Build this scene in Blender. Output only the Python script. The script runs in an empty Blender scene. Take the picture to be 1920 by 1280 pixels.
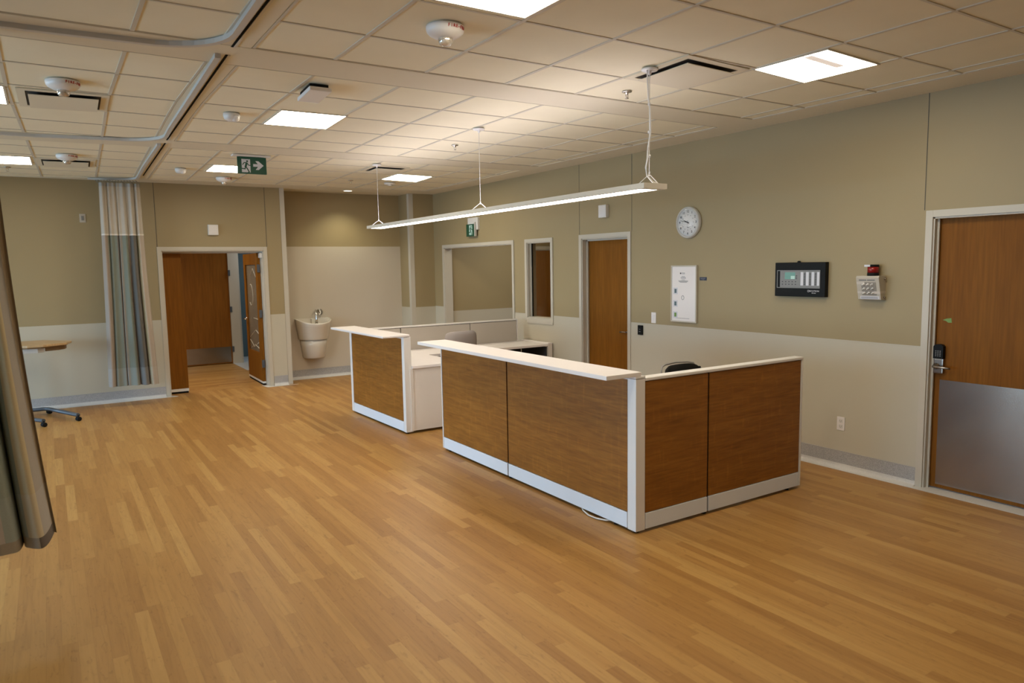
import bpy, bmesh, math, random
from mathutils import Vector, Matrix
random.seed(7)
SC = bpy.context.scene
COL = SC.collection
PI = math.pi
# ---------------------------------------------------------------- room dimensions (metres)
XR = 5.693      # right wall face
HC = 3.0375     # ceiling
YB = 11.335     # back wall face
YR = 11.76      # back of the wash alcove
XL = -4.6       # left (window) wall face
YF = -3.2       # wall behind the camera
WZ = 1.1106     # wainscot height
BZ = 0.144      # baseboard height

# ---------------------------------------------------------------- materials
def newmat(name):
    m = bpy.data.materials.new(name); m.use_nodes = True
    nt = m.node_tree; nt.nodes.clear()
    out = nt.nodes.new('ShaderNodeOutputMaterial'); p = nt.nodes.new('ShaderNodeBsdfPrincipled')
    nt.links.new(p.outputs[0], out.inputs[0])
    return m, nt, p
def N(nt, t, **kw):
    n = nt.nodes.new(t)
    for k, v in kw.items():
        if isinstance(k, str) and hasattr(n, k): setattr(n, k, v)
        else: n.inputs[k].default_value = v
    return n
def ramp(nt, stops, interp='LINEAR'):
    r = nt.nodes.new('ShaderNodeValToRGB'); r.color_ramp.interpolation = interp
    e = r.color_ramp.elements
    while len(e) < len(stops): e.new(0.5)
    for i, (p, c) in enumerate(stops):
        e[i].position = p; e[i].color = (*c, 1) if len(c) == 3 else c
    return r
def plain(name, col, rough=0.5, metal=0.0, var=0.04, scale=6.0, bump=0.0, bscale=200.0, spec=0.5):
    """paint, plastic or metal with a faint procedural variation"""
    m, nt, p = newmat(name)
    tc = N(nt, 'ShaderNodeTexCoord'); no = N(nt, 'ShaderNodeTexNoise'); no.inputs['Scale'].default_value = scale
    nt.links.new(tc.outputs['Object'], no.inputs['Vector'])
    a = tuple(max(0, c * (1 - var)) for c in col); b = tuple(min(1, c * (1 + var)) for c in col)
    r = ramp(nt, [(0.3, a), (0.7, b)])
    nt.links.new(no.outputs['Fac'], r.inputs[0]); nt.links.new(r.outputs[0], p.inputs['Base Color'])
    p.inputs['Roughness'].default_value = rough; p.inputs['Metallic'].default_value = metal
    p.inputs['Specular IOR Level'].default_value = spec
    if bump:
        n2 = N(nt, 'ShaderNodeTexNoise'); n2.inputs['Scale'].default_value = bscale
        nt.links.new(tc.outputs['Object'], n2.inputs['Vector'])
        bp = N(nt, 'ShaderNodeBump'); bp.inputs['Strength'].default_value = bump; bp.inputs['Distance'].default_value = 0.002
        nt.links.new(n2.outputs['Fac'], bp.inputs['Height']); nt.links.new(bp.outputs[0], p.inputs['Normal'])
    return m
def emis(name, col, s):
    m, nt, p = newmat(name)
    p.inputs['Base Color'].default_value = (0.8, 0.8, 0.8, 1)
    p.inputs['Emission Color'].default_value = (*col, 1); p.inputs['Emission Strength'].default_value = s
    return m
def wood(name, c1, c2, c3, scale, rough=0.4, fig=0.0, swap=False, fine=60.0, spec=0.5):
    """veneer: long grain, broad bands; scale = (x,y,z) frequencies"""
    m, nt, p = newmat(name)
    tc = N(nt, 'ShaderNodeTexCoord'); mp = N(nt, 'ShaderNodeMapping'); mp.inputs['Scale'].default_value = scale
    nt.links.new(tc.outputs['Object'], mp.inputs[0])
    n1 = N(nt, 'ShaderNodeTexNoise'); n1.inputs['Scale'].default_value = 1.0; n1.inputs['Detail'].default_value = 6; n1.inputs['Roughness'].default_value = 0.62; n1.inputs['Distortion'].default_value = 0.35
    nt.links.new(mp.outputs[0], n1.inputs['Vector'])
    r = ramp(nt, [(0.28, c1), (0.5, c2), (0.72, c3)])
    nt.links.new(n1.outputs['Fac'], r.inputs[0]); colr = r.outputs[0]
    m2 = N(nt, 'ShaderNodeMapping'); m2.inputs['Scale'].default_value = tuple(s * fine / 10 for s in scale)
    nt.links.new(tc.outputs['Object'], m2.inputs[0])
    n2 = N(nt, 'ShaderNodeTexNoise'); n2.inputs['Scale'].default_value = 1.0; n2.inputs['Detail'].default_value = 3
    nt.links.new(m2.outputs[0], n2.inputs['Vector'])
    r2 = ramp(nt, [(0.35, (0.86, 0.86, 0.86)), (0.62, (1.06, 1.06, 1.06))])
    nt.links.new(n2.outputs['Fac'], r2.inputs[0])
    mx = N(nt, 'ShaderNodeMix', data_type='RGBA', blend_type='MULTIPLY'); mx.inputs[0].default_value = 1.0
    nt.links.new(colr, mx.inputs[6]); nt.links.new(r2.outputs[0], mx.inputs[7]); colr = mx.outputs[2]
    if fig:   # cross figure: pale rays across the grain
        m3 = N(nt, 'ShaderNodeMapping'); m3.inputs['Scale'].default_value = (26, 26, 7)
        nt.links.new(tc.outputs['Object'], m3.inputs[0])
        n3 = N(nt, 'ShaderNodeTexNoise'); n3.inputs['Scale'].default_value = 1.0; n3.inputs['Detail'].default_value = 2
        nt.links.new(m3.outputs[0], n3.inputs['Vector'])
        r3 = ramp(nt, [(0.56, (1, 1, 1)), (0.78, (1 + fig, 1 + fig, 1 + fig))])
        nt.links.new(n3.outputs['Fac'], r3.inputs[0])
        mx2 = N(nt, 'ShaderNodeMix', data_type='RGBA', blend_type='MULTIPLY'); mx2.inputs[0].default_value = 1.0
        nt.links.new(colr, mx2.inputs[6]); nt.links.new(r3.outputs[0], mx2.inputs[7]); colr = mx2.outputs[2]
    nt.links.new(colr, p.inputs['Base Color'])
    p.inputs['Roughness'].default_value = rough; p.inputs['Specular IOR Level'].default_value = spec
    return m
def planks(name, along_y=True, w=0.0655, L=1.05):
    m, nt, p = newmat(name); lk = nt.links.new
    tc = N(nt, 'ShaderNodeTexCoord'); sp = N(nt, 'ShaderNodeSeparateXYZ'); lk(tc.outputs['Object'], sp.inputs[0])
    a, b = (sp.outputs[0], sp.outputs[1]) if along_y else (sp.outputs[1], sp.outputs[0])
    def mt(op, x, y=None):
        n = N(nt, 'ShaderNodeMath', operation=op)
        for k, v in enumerate((x, y)):
            if v is None: continue
            if isinstance(v, (int, float)): n.inputs[k].default_value = v
            else: lk(v, n.inputs[k])
        return n.outputs[0]
    u = mt('DIVIDE', a, w); row = mt('FLOOR', u)
    wn = N(nt, 'ShaderNodeTexWhiteNoise', noise_dimensions='1D'); lk(row, wn.inputs['W'])
    v = mt('ADD', mt('DIVIDE', b, L), mt('MULTIPLY', wn.outputs['Value'], 7.3)); col = mt('FLOOR', v)
    cb = N(nt, 'ShaderNodeCombineXYZ'); lk(row, cb.inputs[0]); lk(col, cb.inputs[1])
    w2 = N(nt, 'ShaderNodeTexWhiteNoise', noise_dimensions='2D'); lk(cb.outputs[0], w2.inputs['Vector'])
    r = ramp(nt, [(0.0, (0.345, 0.168, 0.044)), (0.4, (0.385, 0.195, 0.053)), (0.75, (0.435, 0.232, 0.066)), (1.0, (0.475, 0.268, 0.082))])
    lk(w2.outputs['Value'], r.inputs[0])
    # grain, shifted for every plank
    sh = N(nt, 'ShaderNodeCombineXYZ'); lk(mt('ADD', mt('MULTIPLY', b, 2.6), mt('MULTIPLY', w2.outputs['Value'], 53.0)), sh.inputs[0]); lk(mt('MULTIPLY', a, 42.0), sh.inputs[1])
    n1 = N(nt, 'ShaderNodeTexNoise'); n1.inputs['Scale'].default_value = 1; n1.inputs['Detail'].default_value = 4; n1.inputs['Distortion'].default_value = 0.9
    lk(sh.outputs[0], n1.inputs['Vector'])
    r2 = ramp(nt, [(0.3, (0.88, 0.86, 0.83)), (0.5, (1, 1, 1)), (0.72, (1.06, 1.07, 1.08))]); lk(n1.outputs['Fac'], r2.inputs[0])
    s3 = N(nt, 'ShaderNodeCombineXYZ'); lk(mt('ADD', mt('MULTIPLY', b, 11.0), mt('MULTIPLY', w2.outputs['Value'], 91.0)), s3.inputs[0]); lk(mt('MULTIPLY', a, 36.0), s3.inputs[1])
    n3 = N(nt, 'ShaderNodeTexNoise'); n3.inputs['Scale'].default_value = 1; n3.inputs['Detail'].default_value = 2; n3.inputs['Distortion'].default_value = 1.6
    lk(s3.outputs[0], n3.inputs['Vector'])
    r3 = ramp(nt, [(0.60, (1, 1, 1)), (0.74, (0.80, 0.77, 0.74))]); lk(n3.outputs['Fac'], r3.inputs[0])
    fu = mt('FRACT', u); eu = mt('MINIMUM', fu, mt('SUBTRACT', 1.0, fu)); fv = mt('FRACT', v); ev = mt('MULTIPLY', mt('MINIMUM', fv, mt('SUBTRACT', 1.0, fv)), L / w)
    rj = ramp(nt, [(0.0, (0.86, 0.84, 0.82)), (0.03, (1, 1, 1))]); lk(mt('MINIMUM', eu, ev), rj.inputs[0])
    c = r.outputs[0]
    for q in (r2, r3, rj):
        mx = N(nt, 'ShaderNodeMix', data_type='RGBA', blend_type='MULTIPLY'); mx.inputs[0].default_value = 1.0
        lk(c, mx.inputs[6]); lk(q.outputs[0], mx.inputs[7]); c = mx.outputs[2]
    lk(c, p.inputs['Base Color'])
    p.inputs['Roughness'].default_value = 0.42; p.inputs['Specular IOR Level'].default_value = 0.30
    return m
def speckle(name):
    m, nt, p = newmat(name)
    tc = N(nt, 'ShaderNodeTexCoord'); no = N(nt, 'ShaderNodeTexNoise'); no.inputs['Scale'].default_value = 260; no.inputs['Detail'].default_value = 2
    nt.links.new(tc.outputs['Object'], no.inputs['Vector'])
    r = ramp(nt, [(0.32, (0.24, 0.235, 0.235)), (0.5, (0.40, 0.39, 0.385)), (0.68, (0.52, 0.51, 0.51))])
    nt.links.new(no.outputs['Fac'], r.inputs[0]); nt.links.new(r.outputs[0], p.inputs['Base Color']); p.inputs['Roughness'].default_value = 0.45
    return m
def fabric(name, col, scale=900, rough=0.9, var=0.12):
    return plain(name, col, rough, 0, var, scale, 0.3, scale, 0.2)
def pane(name, tint=(1, 1, 1), refl=0.08):
    m = bpy.data.materials.new(name); m.use_nodes = True; nt = m.node_tree; nt.nodes.clear()
    out = nt.nodes.new('ShaderNodeOutputMaterial'); mix = nt.nodes.new('ShaderNodeMixShader')
    t = nt.nodes.new('ShaderNodeBsdfTransparent'); t.inputs[0].default_value = (*tint, 1)
    g = nt.nodes.new('ShaderNodeBsdfGlossy'); g.inputs['Roughness'].default_value = 0.02
    mix.inputs[0].default_value = refl; nt.links.new(t.outputs[0], mix.inputs[1]); nt.links.new(g.outputs[0], mix.inputs[2]); nt.links.new(mix.outputs[0], out.inputs[0])
    return m
def etched(name, col, k):
    m, nt, p = newmat(name); p.inputs['Base Color'].default_value = (*col, 1); p.inputs['Alpha'].default_value = k; p.inputs['Roughness'].default_value = 0.25
    tc = N(nt, 'ShaderNodeTexCoord'); no = N(nt, 'ShaderNodeTexNoise'); no.inputs['Scale'].default_value = 4
    nt.links.new(tc.outputs['Object'], no.inputs['Vector'])
    r = ramp(nt, [(0.3, tuple(c * 0.8 for c in col)), (0.7, col)]); nt.links.new(no.outputs['Fac'], r.inputs[0]); nt.links.new(r.outputs[0], p.inputs['Base Color'])
    return m
def curtain_mat(name, sheer=0.0):
    m, nt, p = newmat(name)
    at = N(nt, 'ShaderNodeAttribute'); at.attribute_name = 'stripe'
    tc = N(nt, 'ShaderNodeTexCoord'); no = N(nt, 'ShaderNodeTexNoise'); no.inputs['Scale'].default_value = 500
    nt.links.new(tc.outputs['Object'], no.inputs['Vector'])
    r = ramp(nt, [(0.3, (0.9, 0.9, 0.9)), (0.7, (1.05, 1.05, 1.05))]); nt.links.new(no.outputs['Fac'], r.inputs[0])
    mx = N(nt, 'ShaderNodeMix', data_type='RGBA', blend_type='MULTIPLY'); mx.inputs[0].default_value = 1.0
    nt.links.new(at.outputs['Color'], mx.inputs[6]); nt.links.new(r.outputs[0], mx.inputs[7]); nt.links.new(mx.outputs[2], p.inputs['Base Color'])
    p.inputs['Roughness'].default_value = 0.8; p.inputs['Specular IOR Level'].default_value = 0.25
    if sheer: p.inputs['Alpha'].default_value = 1 - sheer
    return m

M = {}
M['wall'] = plain('greige wall paint', (0.343, 0.268, 0.142), 0.55, var=0.015, scale=2, bump=0.05, bscale=300)
M['wains'] = plain('cream wall sheet', (0.535, 0.495, 0.395), 0.42, var=0.012, scale=2)
M['alcove'] = plain('pale alcove sheet', (0.555, 0.495, 0.405), 0.4, var=0.012, scale=2)
M['trim'] = plain('off white trim', (0.545, 0.500, 0.415), 0.42, var=0.01)
M['joint'] = plain('dark joint', (0.10, 0.09, 0.07), 0.7)
M['tile'] = plain('ceiling tile', (0.815, 0.76, 0.585), 0.9, var=0.02, scale=3, bump=0.08, bscale=160)
M['gyp'] = plain('ceiling board', (0.70, 0.645, 0.505), 0.8, var=0.01, scale=2)
M['tbar'] = plain('grid bar', (0.60, 0.56, 0.47), 0.6, var=0.01)
M['white'] = plain('white enamel', (0.80, 0.79, 0.78), 0.35, var=0.01)
M['whitep'] = plain('white plastic', (0.72, 0.70, 0.67), 0.4, var=0.01)
M['lam'] = plain('white laminate', (0.83, 0.79, 0.775), 0.32, var=0.012, scale=3)
M['lamside'] = plain('white laminate gable', (0.76, 0.71, 0.66), 0.4, var=0.012, scale=3)
M['kick'] = plain('daylight tinted kick plate', (0.76, 0.80, 0.86), 0.36, var=0.01); M['frame'] = plain('white frame metal', (0.78, 0.76, 0.74), 0.36, var=0.01)  # kick: cool daylight tint is put into its base colour
M['door'] = wood('door veneer', (0.185, 0.066, 0.006), (0.205, 0.077, 0.008), (0.228, 0.089, 0.010), (9, 9, 0.5), 0.5, spec=0.12)
M['doord'] = wood('far door veneer', (0.215, 0.078, 0.009), (0.245, 0.092, 0.011), (0.270, 0.105, 0.014), (9, 9, 0.5), 0.5, spec=0.2)
M['desk'] = wood('desk laminate', (0.222, 0.083, 0.0115), (0.280, 0.110, 0.0155), (0.332, 0.137, 0.021), (1.6, 1.6, 20), 0.45, fig=0.22, fine=40, spec=0.3)
M['floor'] = planks('plank floor'); M['floorx'] = planks('plank floor across', False)
M['speck'] = speckle('speckled vinyl'); M['cove'] = plain('pale vinyl border', (0.60, 0.58, 0.55), 0.45, var=0.05, scale=90)
M['steel'] = plain('brushed steel', (0.33, 0.29, 0.25), 0.24, 0.9, 0.06, 4)
M['chrome'] = plain('chrome', (0.62, 0.60, 0.58), 0.15, 1.0, 0.01)
M['black'] = plain('black plastic', (0.010, 0.010, 0.010), 0.5, var=0.1, spec=0.12)
M['throat'] = plain('vent throat', (0.05, 0.04, 0.032), 0.8); M['gap'] = plain('dark gap', (0.01, 0.01, 0.01), 0.9, spec=0.1)
M['dgrey'] = plain('dark grey metal', (0.075, 0.085, 0.10), 0.4, var=0.05)
M['charc'] = fabric('charcoal fabric', (0.05, 0.05, 0.055))
M['greyf'] = fabric('grey woven fabric', (0.36, 0.33, 0.32), 420, var=0.16)
M['screen'] = fabric('screen fabric', (0.52, 0.475, 0.42), 700, var=0.05)
M['alu'] = plain('track aluminium', (0.56, 0.55, 0.52), 0.45, 0.0, 0.02)
M['maple'] = wood('maple laminate', (0.46, 0.31, 0.16), (0.52, 0.36, 0.19), (0.57, 0.40, 0.22), (2, 12, 2), 0.4)
M['brown'] = plain('brown underside', (0.20, 0.12, 0.05), 0.6)
M['green'] = plain('sign green', (0.006, 0.075, 0.040), 0.35, var=0.03)
M['signw'] = plain('sign white', (0.66, 0.66, 0.70), 0.4, var=0.02)
M['signlit'] = plain('sign pale green', (0.45, 0.66, 0.60), 0.4, var=0.02)
M['rimgrey'] = plain('grey chair shell', (0.30, 0.29, 0.28), 0.45); M['red'] = plain('red lens', (0.24, 0.006, 0.006), 0.2, var=0.05)
M['redink'] = plain('red ink', (0.40, 0.03, 0.02), 0.6)
M['ink'] = plain('dark ink', (0.03, 0.03, 0.035), 0.6)
M['greyink'] = plain('grey ink', (0.20, 0.20, 0.21), 0.6)
M['lcd'] = plain('green display', (0.16, 0.34, 0.27), 0.25)
M['panelgrey'] = plain('grey panel face', (0.22, 0.215, 0.205), 0.4)
M['facegrey'] = plain('box face grey', (0.27, 0.245, 0.21), 0.5); M['putty'] = plain('putty metal box', (0.50, 0.46, 0.39), 0.45)
M['navy'] = plain('navy plate', (0.018, 0.022, 0.05), 0.4)
M['tape'] = plain('green tape', (0.17, 0.30, 0.07), 0.6)
M['cleartape'] = plain('pale tape', (0.60, 0.55, 0.50), 0.3)
M['porc'] = plain('white porcelain', (0.66, 0.61, 0.53), 0.2, var=0.01)
M['glass'] = pane('window glass', refl=0.03); M['dglass'] = pane('dark glass', (0.86, 0.82, 0.74), 0.05)
M['eglass'] = etched('etched glass', (0.30, 0.25, 0.18), 0.62); M['frost'] = plain('frosted line', (0.72, 0.68, 0.58), 0.4)
M['blue'] = plain('blue grey wall', (0.10, 0.15, 0.165), 0.6)
M['palefloor'] = plain('pale vinyl floor', (0.50, 0.50, 0.48), 0.4)
M['curt'] = curtain_mat('striped curtain cloth'); M['mesh'] = curtain_mat('curtain net', 0.15)
M['housing'] = plain('pendant housing', (0.60, 0.555, 0.475), 0.45, var=0.01)
M['lampw'] = emis('panel light', (1.0, 0.90, 0.71), 24.0)
M['stripglow'] = emis('strip with added glow', (1.0, 0.84, 0.72), 0.5)  # weak emission stands in for panel light passing through the strip
M['lampl'] = emis('bay panel light', (1.0, 0.90, 0.74), 11.0)
M['lampp'] = emis('pendant light', (1.0, 0.91, 0.82), 13.5)
M['lampu'] = emis('pendant up light', (1.0, 0.93, 1.0), 8.2)
M['lampd'] = emis('down light', (1.0, 0.86, 0.66), 3.0)
M['led'] = emis('led', (0.75, 0.65, 1.0), 2.0)
M['clear'] = plain('clear lens', (0.62, 0.57, 0.50), 0.08, 0.5, 0.3, 60)

# ---------------------------------------------------------------- mesh helpers
I4 = Matrix.Identity(4)
def wallR(y, z, out=0.0, X=XR):
    """local u = to the viewer's right, v = up, w = out of the right wall"""
    return Matrix(((0, 0, -1, X - out), (-1, 0, 0, y), (0, 1, 0, z), (0, 0, 0, 1)))
def wallB(x, z, out=0.0, Y=YB):
    return Matrix(((1, 0, 0, x), (0, 0, -1, Y - out), (0, 1, 0, z), (0, 0, 0, 1)))
def ceilM(x, y, z=HC, rot=0.0):
    """local u = +x, v = -y, w = down"""
    return Matrix.Translation((x, y, z)) @ Matrix.Rotation(rot, 4, 'Z') @ Matrix(((1, 0, 0, 0), (0, -1, 0, 0), (0, 0, -1, 0), (0, 0, 0, 1)))
class MB:
    def __init__(s, mat=I4): s.bm = bmesh.new(); s.m = mat; s.mi = 0
    def _add(s, geo, b=0.0, seg=2):
        vs = [v for v in geo if isinstance(v, bmesh.types.BMVert)]
        if b:
            es = list({e for v in vs for e in v.link_edges})
            r = bmesh.ops.bevel(s.bm, geom=es, offset=b, segments=seg, affect='EDGES', profile=0.7)
            vs = list({v for f in r['faces'] for v in f.verts} | {v for v in vs if v.is_valid})
        return vs
    def box(s, a, b, bev=0.0, seg=2, mat=None):
        x0, y0, z0 = a; x1, y1, z1 = b
        p = [(x0, y0, z0), (x1, y0, z0), (x1, y1, z0), (x0, y1, z0), (x0, y0, z1), (x1, y0, z1), (x1, y1, z1), (x0, y1, z1)]
        mm = s.m if mat is None else s.m @ mat
        v = [s.bm.verts.new(mm @ Vector(q)) for q in p]
        for f in ((0, 3, 2, 1), (4, 5, 6, 7), (0, 1, 5, 4), (1, 2, 6, 5), (2, 3, 7, 6), (3, 0, 4, 7)):
            s.bm.faces.new([v[i] for i in f]).material_index = s.mi
        s._add(v, bev, seg); return s
    def prism(s, poly, w0, w1, bev=0.0, mat=None):
        """poly in local (u,v), extruded along w"""
        mm = s.m if mat is None else s.m @ mat
        lo = [s.bm.verts.new(mm @ Vector((u, v, w0))) for u, v in poly]; hi = [s.bm.verts.new(mm @ Vector((u, v, w1))) for u, v in poly]
        n = len(poly)
        s.bm.faces.new(lo[::-1]).material_index = s.mi; s.bm.faces.new(hi).material_index = s.mi
        for i in range(n):
            s.bm.faces.new((lo[i], lo[(i + 1) % n], hi[(i + 1) % n], hi[i])).material_index = s.mi
        s._add(lo + hi, bev); return s
    def grid(s, P, close_u=False):
        """P[i][j] points -> quads"""
        V = [[s.bm.verts.new(s.m @ Vector(p)) for p in row] for row in P]
        n = len(V)
        for i in range(n if close_u else n - 1):
            a, b = V[i], V[(i + 1) % n]
            for j in range(len(a) - 1):
                f = s.bm.faces.new((a[j], b[j], b[j + 1], a[j + 1])); f.smooth = True; f.material_index = s.mi
        return V
    def lathe(s, prof, n=24, mat=None, cap=True):
        """prof [(r, w)] about local w axis"""
        mm = s.m if mat is None else s.m @ mat
        rings = []
        for r, w in prof:
            rings.append([s.bm.verts.new(mm @ Vector((r * math.cos(2 * PI * k / n), r * math.sin(2 * PI * k / n), w))) for k in range(n)])
        for a, b in zip(rings, rings[1:]):
            for k in range(n):
                f = s.bm.faces.new((a[k], a[(k + 1) % n], b[(k + 1) % n], b[k])); f.smooth = True; f.material_index = s.mi
        if cap:
            for rg in (rings[0][::-1], rings[-1]): s.bm.faces.new(rg).material_index = s.mi
        return s
    def tube(s, pts, r, n=8, mat=None):
        mm = s.m if mat is None else s.m @ mat
        pts = [Vector(p) for p in pts]; rr = r if isinstance(r, (list, tuple)) else [r] * len(pts); rings = []
        up = Vector((0.13, 0.29, 0.95)).normalized()
        for i, p in enumerate(pts):
            d = (pts[min(i + 1, len(pts) - 1)] - pts[max(i - 1, 0)]).normalized()
            a = d.cross(up)
            if a.length < 1e-3: a = d.cross(Vector((1, 0, 0)))
            a.normalize(); b = d.cross(a)
            rings.append([s.bm.verts.new(mm @ (p + rr[i] * (math.cos(2 * PI * k / n) * a + math.sin(2 * PI * k / n) * b))) for k in range(n)])
        for a, b in zip(rings, rings[1:]):
            for k in range(n):
                f = s.bm.faces.new((a[k], a[(k + 1) % n], b[(k + 1) % n], b[k])); f.smooth = True; f.material_index = s.mi
        s.bm.faces.new(rings[0][::-1]).material_index = s.mi; s.bm.faces.new(rings[-1]).material_index = s.mi
        return s
    def build(s, name, mat, parent=None, local=False):
        bmesh.ops.recalc_face_normals(s.bm, faces=s.bm.faces[:])
        if parent is not None and not local:
            r = parent
            off = Vector((0, 0, 0))
            while r is not None: off += r.location; r = r.parent
            bmesh.ops.translate(s.bm, verts=s.bm.verts[:], vec=-off)
        me = bpy.data.meshes.new(name); s.bm.to_mesh(me); s.bm.free()
        for mm in (mat if isinstance(mat, (list, tuple)) else [mat]): me.materials.append(M[mm] if isinstance(mm, str) else mm)
        o = bpy.data.objects.new(name, me); COL.objects.link(o); o.parent = parent
        return o
def tag(o, label=None, cat=None, group=None, kind=None):
    if label: o['label'] = label
    if cat: o['category'] = cat
    if group: o['group'] = group
    if kind: o['kind'] = kind
    return o
def thing(name, label, cat, loc=(0, 0, 0), rz=0.0, group=None):
    o = bpy.data.objects.new(name, None); COL.objects.link(o); o.location = loc; o.rotation_euler = (0, 0, rz); o.empty_display_size = 0.1
    return tag(o, label, cat, group)
def struct(o, label=None, cat=None): return tag(o, label, cat, kind='structure')
def text(s, size, mat4, mat, name, parent, extrude=0.0006, align='CENTER', bold=0.0):
    cu = bpy.data.curves.new(name, 'FONT'); cu.body = s; cu.size = size; cu.align_x = align; cu.align_y = 'CENTER'; cu.extrude = extrude; cu.offset = bold; cu.resolution_u = 3
    t = bpy.data.objects.new('text_tmp', cu); COL.objects.link(t)
    dg = bpy.context.evaluated_depsgraph_get(); dg.update()
    me = bpy.data.meshes.new_from_object(t.evaluated_get(dg)); bpy.data.objects.remove(t); bpy.data.curves.remove(cu)
    off = Vector((0, 0, 0)); r = parent
    while r is not None: off += r.location; r = r.parent
    me.transform(Matrix.Translation(-off) @ mat4); me.materials.clear(); me.materials.append(M[mat])
    o = bpy.data.objects.new(name, me); COL.objects.link(o); o.parent = parent
    return o
def slab_holes(mb, axis, t0, t1, u0, u1, z0, z1, holes):
    """wall slab: axis 'x' = lies in plane x, u runs along y; 'y' = plane y, u runs along x"""
    us = sorted({u0, u1, *[h[0] for h in holes], *[h[1] for h in holes]})
    us = [u for u in us if u0 - 1e-6 <= u <= u1 + 1e-6]
    for a, b in zip(us, us[1:]):
        c = (a + b) / 2
        cuts = sorted([(h[2], h[3]) for h in holes if h[0] < c < h[1]])
        z = z0; spans = []
        for h0, h1 in cuts:
            if h0 > z: spans.append((z, min(h0, z1)))
            z = max(z, h1)
        if z < z1: spans.append((z, z1))
        for p, q in spans:
            if q - p < 1e-4: continue
            if axis == 'x': mb.box((t0, a, p), (t1, b, q))
            else: mb.box((a, t0, p), (b, t1, q))

# ---------------------------------------------------------------- shell
def warp(x, y):
    dx = 0.035 * max(0.0, y - 6.0)
    dy = 0.08 * max(0.0, 1.5 - x) * min(1.0, max(0.0, (y - 4.75) / 1.2)) * (1 + 0.35 * max(0.0, y - 7.0))
    if x < -1.5: dy *= max(0.0, 1 - (-1.5 - x) / 2)
    return (x + dx, y + dy)
mb = MB(); mb.box((XL - 0.2, YF - 0.2, -0.1), (XR + 0.14, YB + 0.14, 0.0)); mb.box((3.14, YB + 0.14, -0.1), (5.24, YR + 0.14, 0))
struct(mb.build('floor', 'floor'), 'honey coloured wood plank vinyl floor of the main room', 'floor')
mb = MB(); mb.box((0.3, YB + 0.1401, -0.1), (3.0, 14.9, 0.0))
struct(mb.build('floor_vestibule', 'floorx'), 'wood plank floor running crosswise beyond the open double door', 'floor')
mb = MB(); mb.box((3.0, YB + 0.57, -0.1), (4.6, 16.4, 0.0)); mb.box((2.92, 13.42, -0.05), (3.0, 15, 0.002))
struct(mb.build('floor_side_room', 'palefloor'), 'pale vinyl floor glimpsed behind the open door leaf', 'floor')
mb = MB(); mb.box((XR + 0.1401, 6.9, -0.1), (10.2, 11.2, 0.0))
struct(mb.build('floor_corridor', 'floor'), 'floor of the side corridor behind the right wall', 'floor')

# ceiling
ceil = MB(); ceil.box((XL - 0.2, YF - 0.2, HC + 0.012), (XR + 0.14, YR + 0.14, HC + 0.1))
xs_l = [0.46 - 0.6 * k for k in range(9)][::-1]          # left bays
xs_r = [1.54, 2.14, 2.745, 3.35, 3.955, 4.56, 5.165, 5.32]
bays = [[3.79 - 0.608 * k for k in range(11)][::-1], [4.71, 5.25, 5.85, 6.45, 7.07, 7.63], [8.05, 8.54, 9.13, 9.75, 10.36, 10.88]]
bays[0].append(4.31)
def cq(mb, x0, x1, y0, y1, z0, z1):
    c = [warp(x0, y0), warp(x1, y0), warp(x1, y1), warp(x0, y1)]
    c = [(min(q[0], 5.335), q[1]) for q in c]
    if c[1][0] - c[0][0] < 0.004 and c[2][0] - c[3][0] < 0.004: return
    mb.prism(c, z0, z1)
tiles = MB(); bars = MB()
for bay in bays:
    for xs in (xs_l + [0.90], [1.055] + xs_r):
        for x0, x1 in zip(xs, xs[1:]):
            for y0, y1 in zip(bay, bay[1:]):
                if x1 > 5.2 and y0 > 9.9: continue
                cq(tiles, x0, x1, y0, y1, HC + 0.005, HC + 0.0119)
        for x in xs: 
            if x == 5.32 and bay[0] > 8: pass
            lo, hi = (x - 0.02, x - 0.006) if x == 0.90 else (x + 0.006, x + 0.02) if x == 1.055 else (x - 0.011, x + 0.011)
            for ya, yb in zip(bay, bay[1:]): cq(bars, lo, hi, ya + 0.0085, yb - 0.0085, HC + 0.0003, HC + 0.0119)
        for y in bay: cq(bars, xs[0], min(xs[-1], 5.32), y - 0.008 if y != bay[0] else y + 0.004, y + 0.008 if y != bay[-1] else y - 0.004, HC + 0.0006, HC + 0.0118)
gy = MB()
def gq(x0, x1, y0, y1): cq(gy, x0, x1, y0, y1, HC, HC + 0.0119)
cols = [XL - 0.1] + [x for x in xs_l if x > XL] + [0.90]
for a, b in ((4.31, 4.71), (7.63, 8.05)):
    for x0, x1 in zip(cols, cols[1:]): gq(x0, x1, a + 0.006, b - 0.006)
    for x0, x1 in zip([0.90, 1.055] + xs_r, ([0.90, 1.055] + xs_r)[1:]): gq(x0, x1, a + 0.006, b - 0.006)
    gq(5.32, 5.5, a, b)
gq(0.90, 1.055, YF, 4.31); gq(0.90, 1.055, 4.71, 6.0); gq(0.90, 1.055, 6.0, 7.0); gq(0.90, 1.055, 7.0, 7.63); gq(0.90, 1.055, 8.05, 10.88)
gy.box((5.335, YF, HC), (XR, YB, HC + 0.0119))
allx = cols + [1.055] + xs_r
bp_ = [warp(x, 10.88) for x in allx]; bp_ = [(min(q[0], 5.335), q[1]) for q in bp_]
for (xa, ya), (xb, yb) in zip(bp_, bp_[1:]):
    if xb - xa > 1e-3: gy.prism([(xa, ya), (xb, yb), (xb, YB), (xa, YB)], HC, HC + 0.0119)
gy.box((3.14, YB, HC), (5.24, YR, HC + 0.0119))
ceilo = struct(gy.build('ceiling', 'gyp'), 'suspended ceiling of white tiles with plain board strips', 'ceiling')
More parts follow.
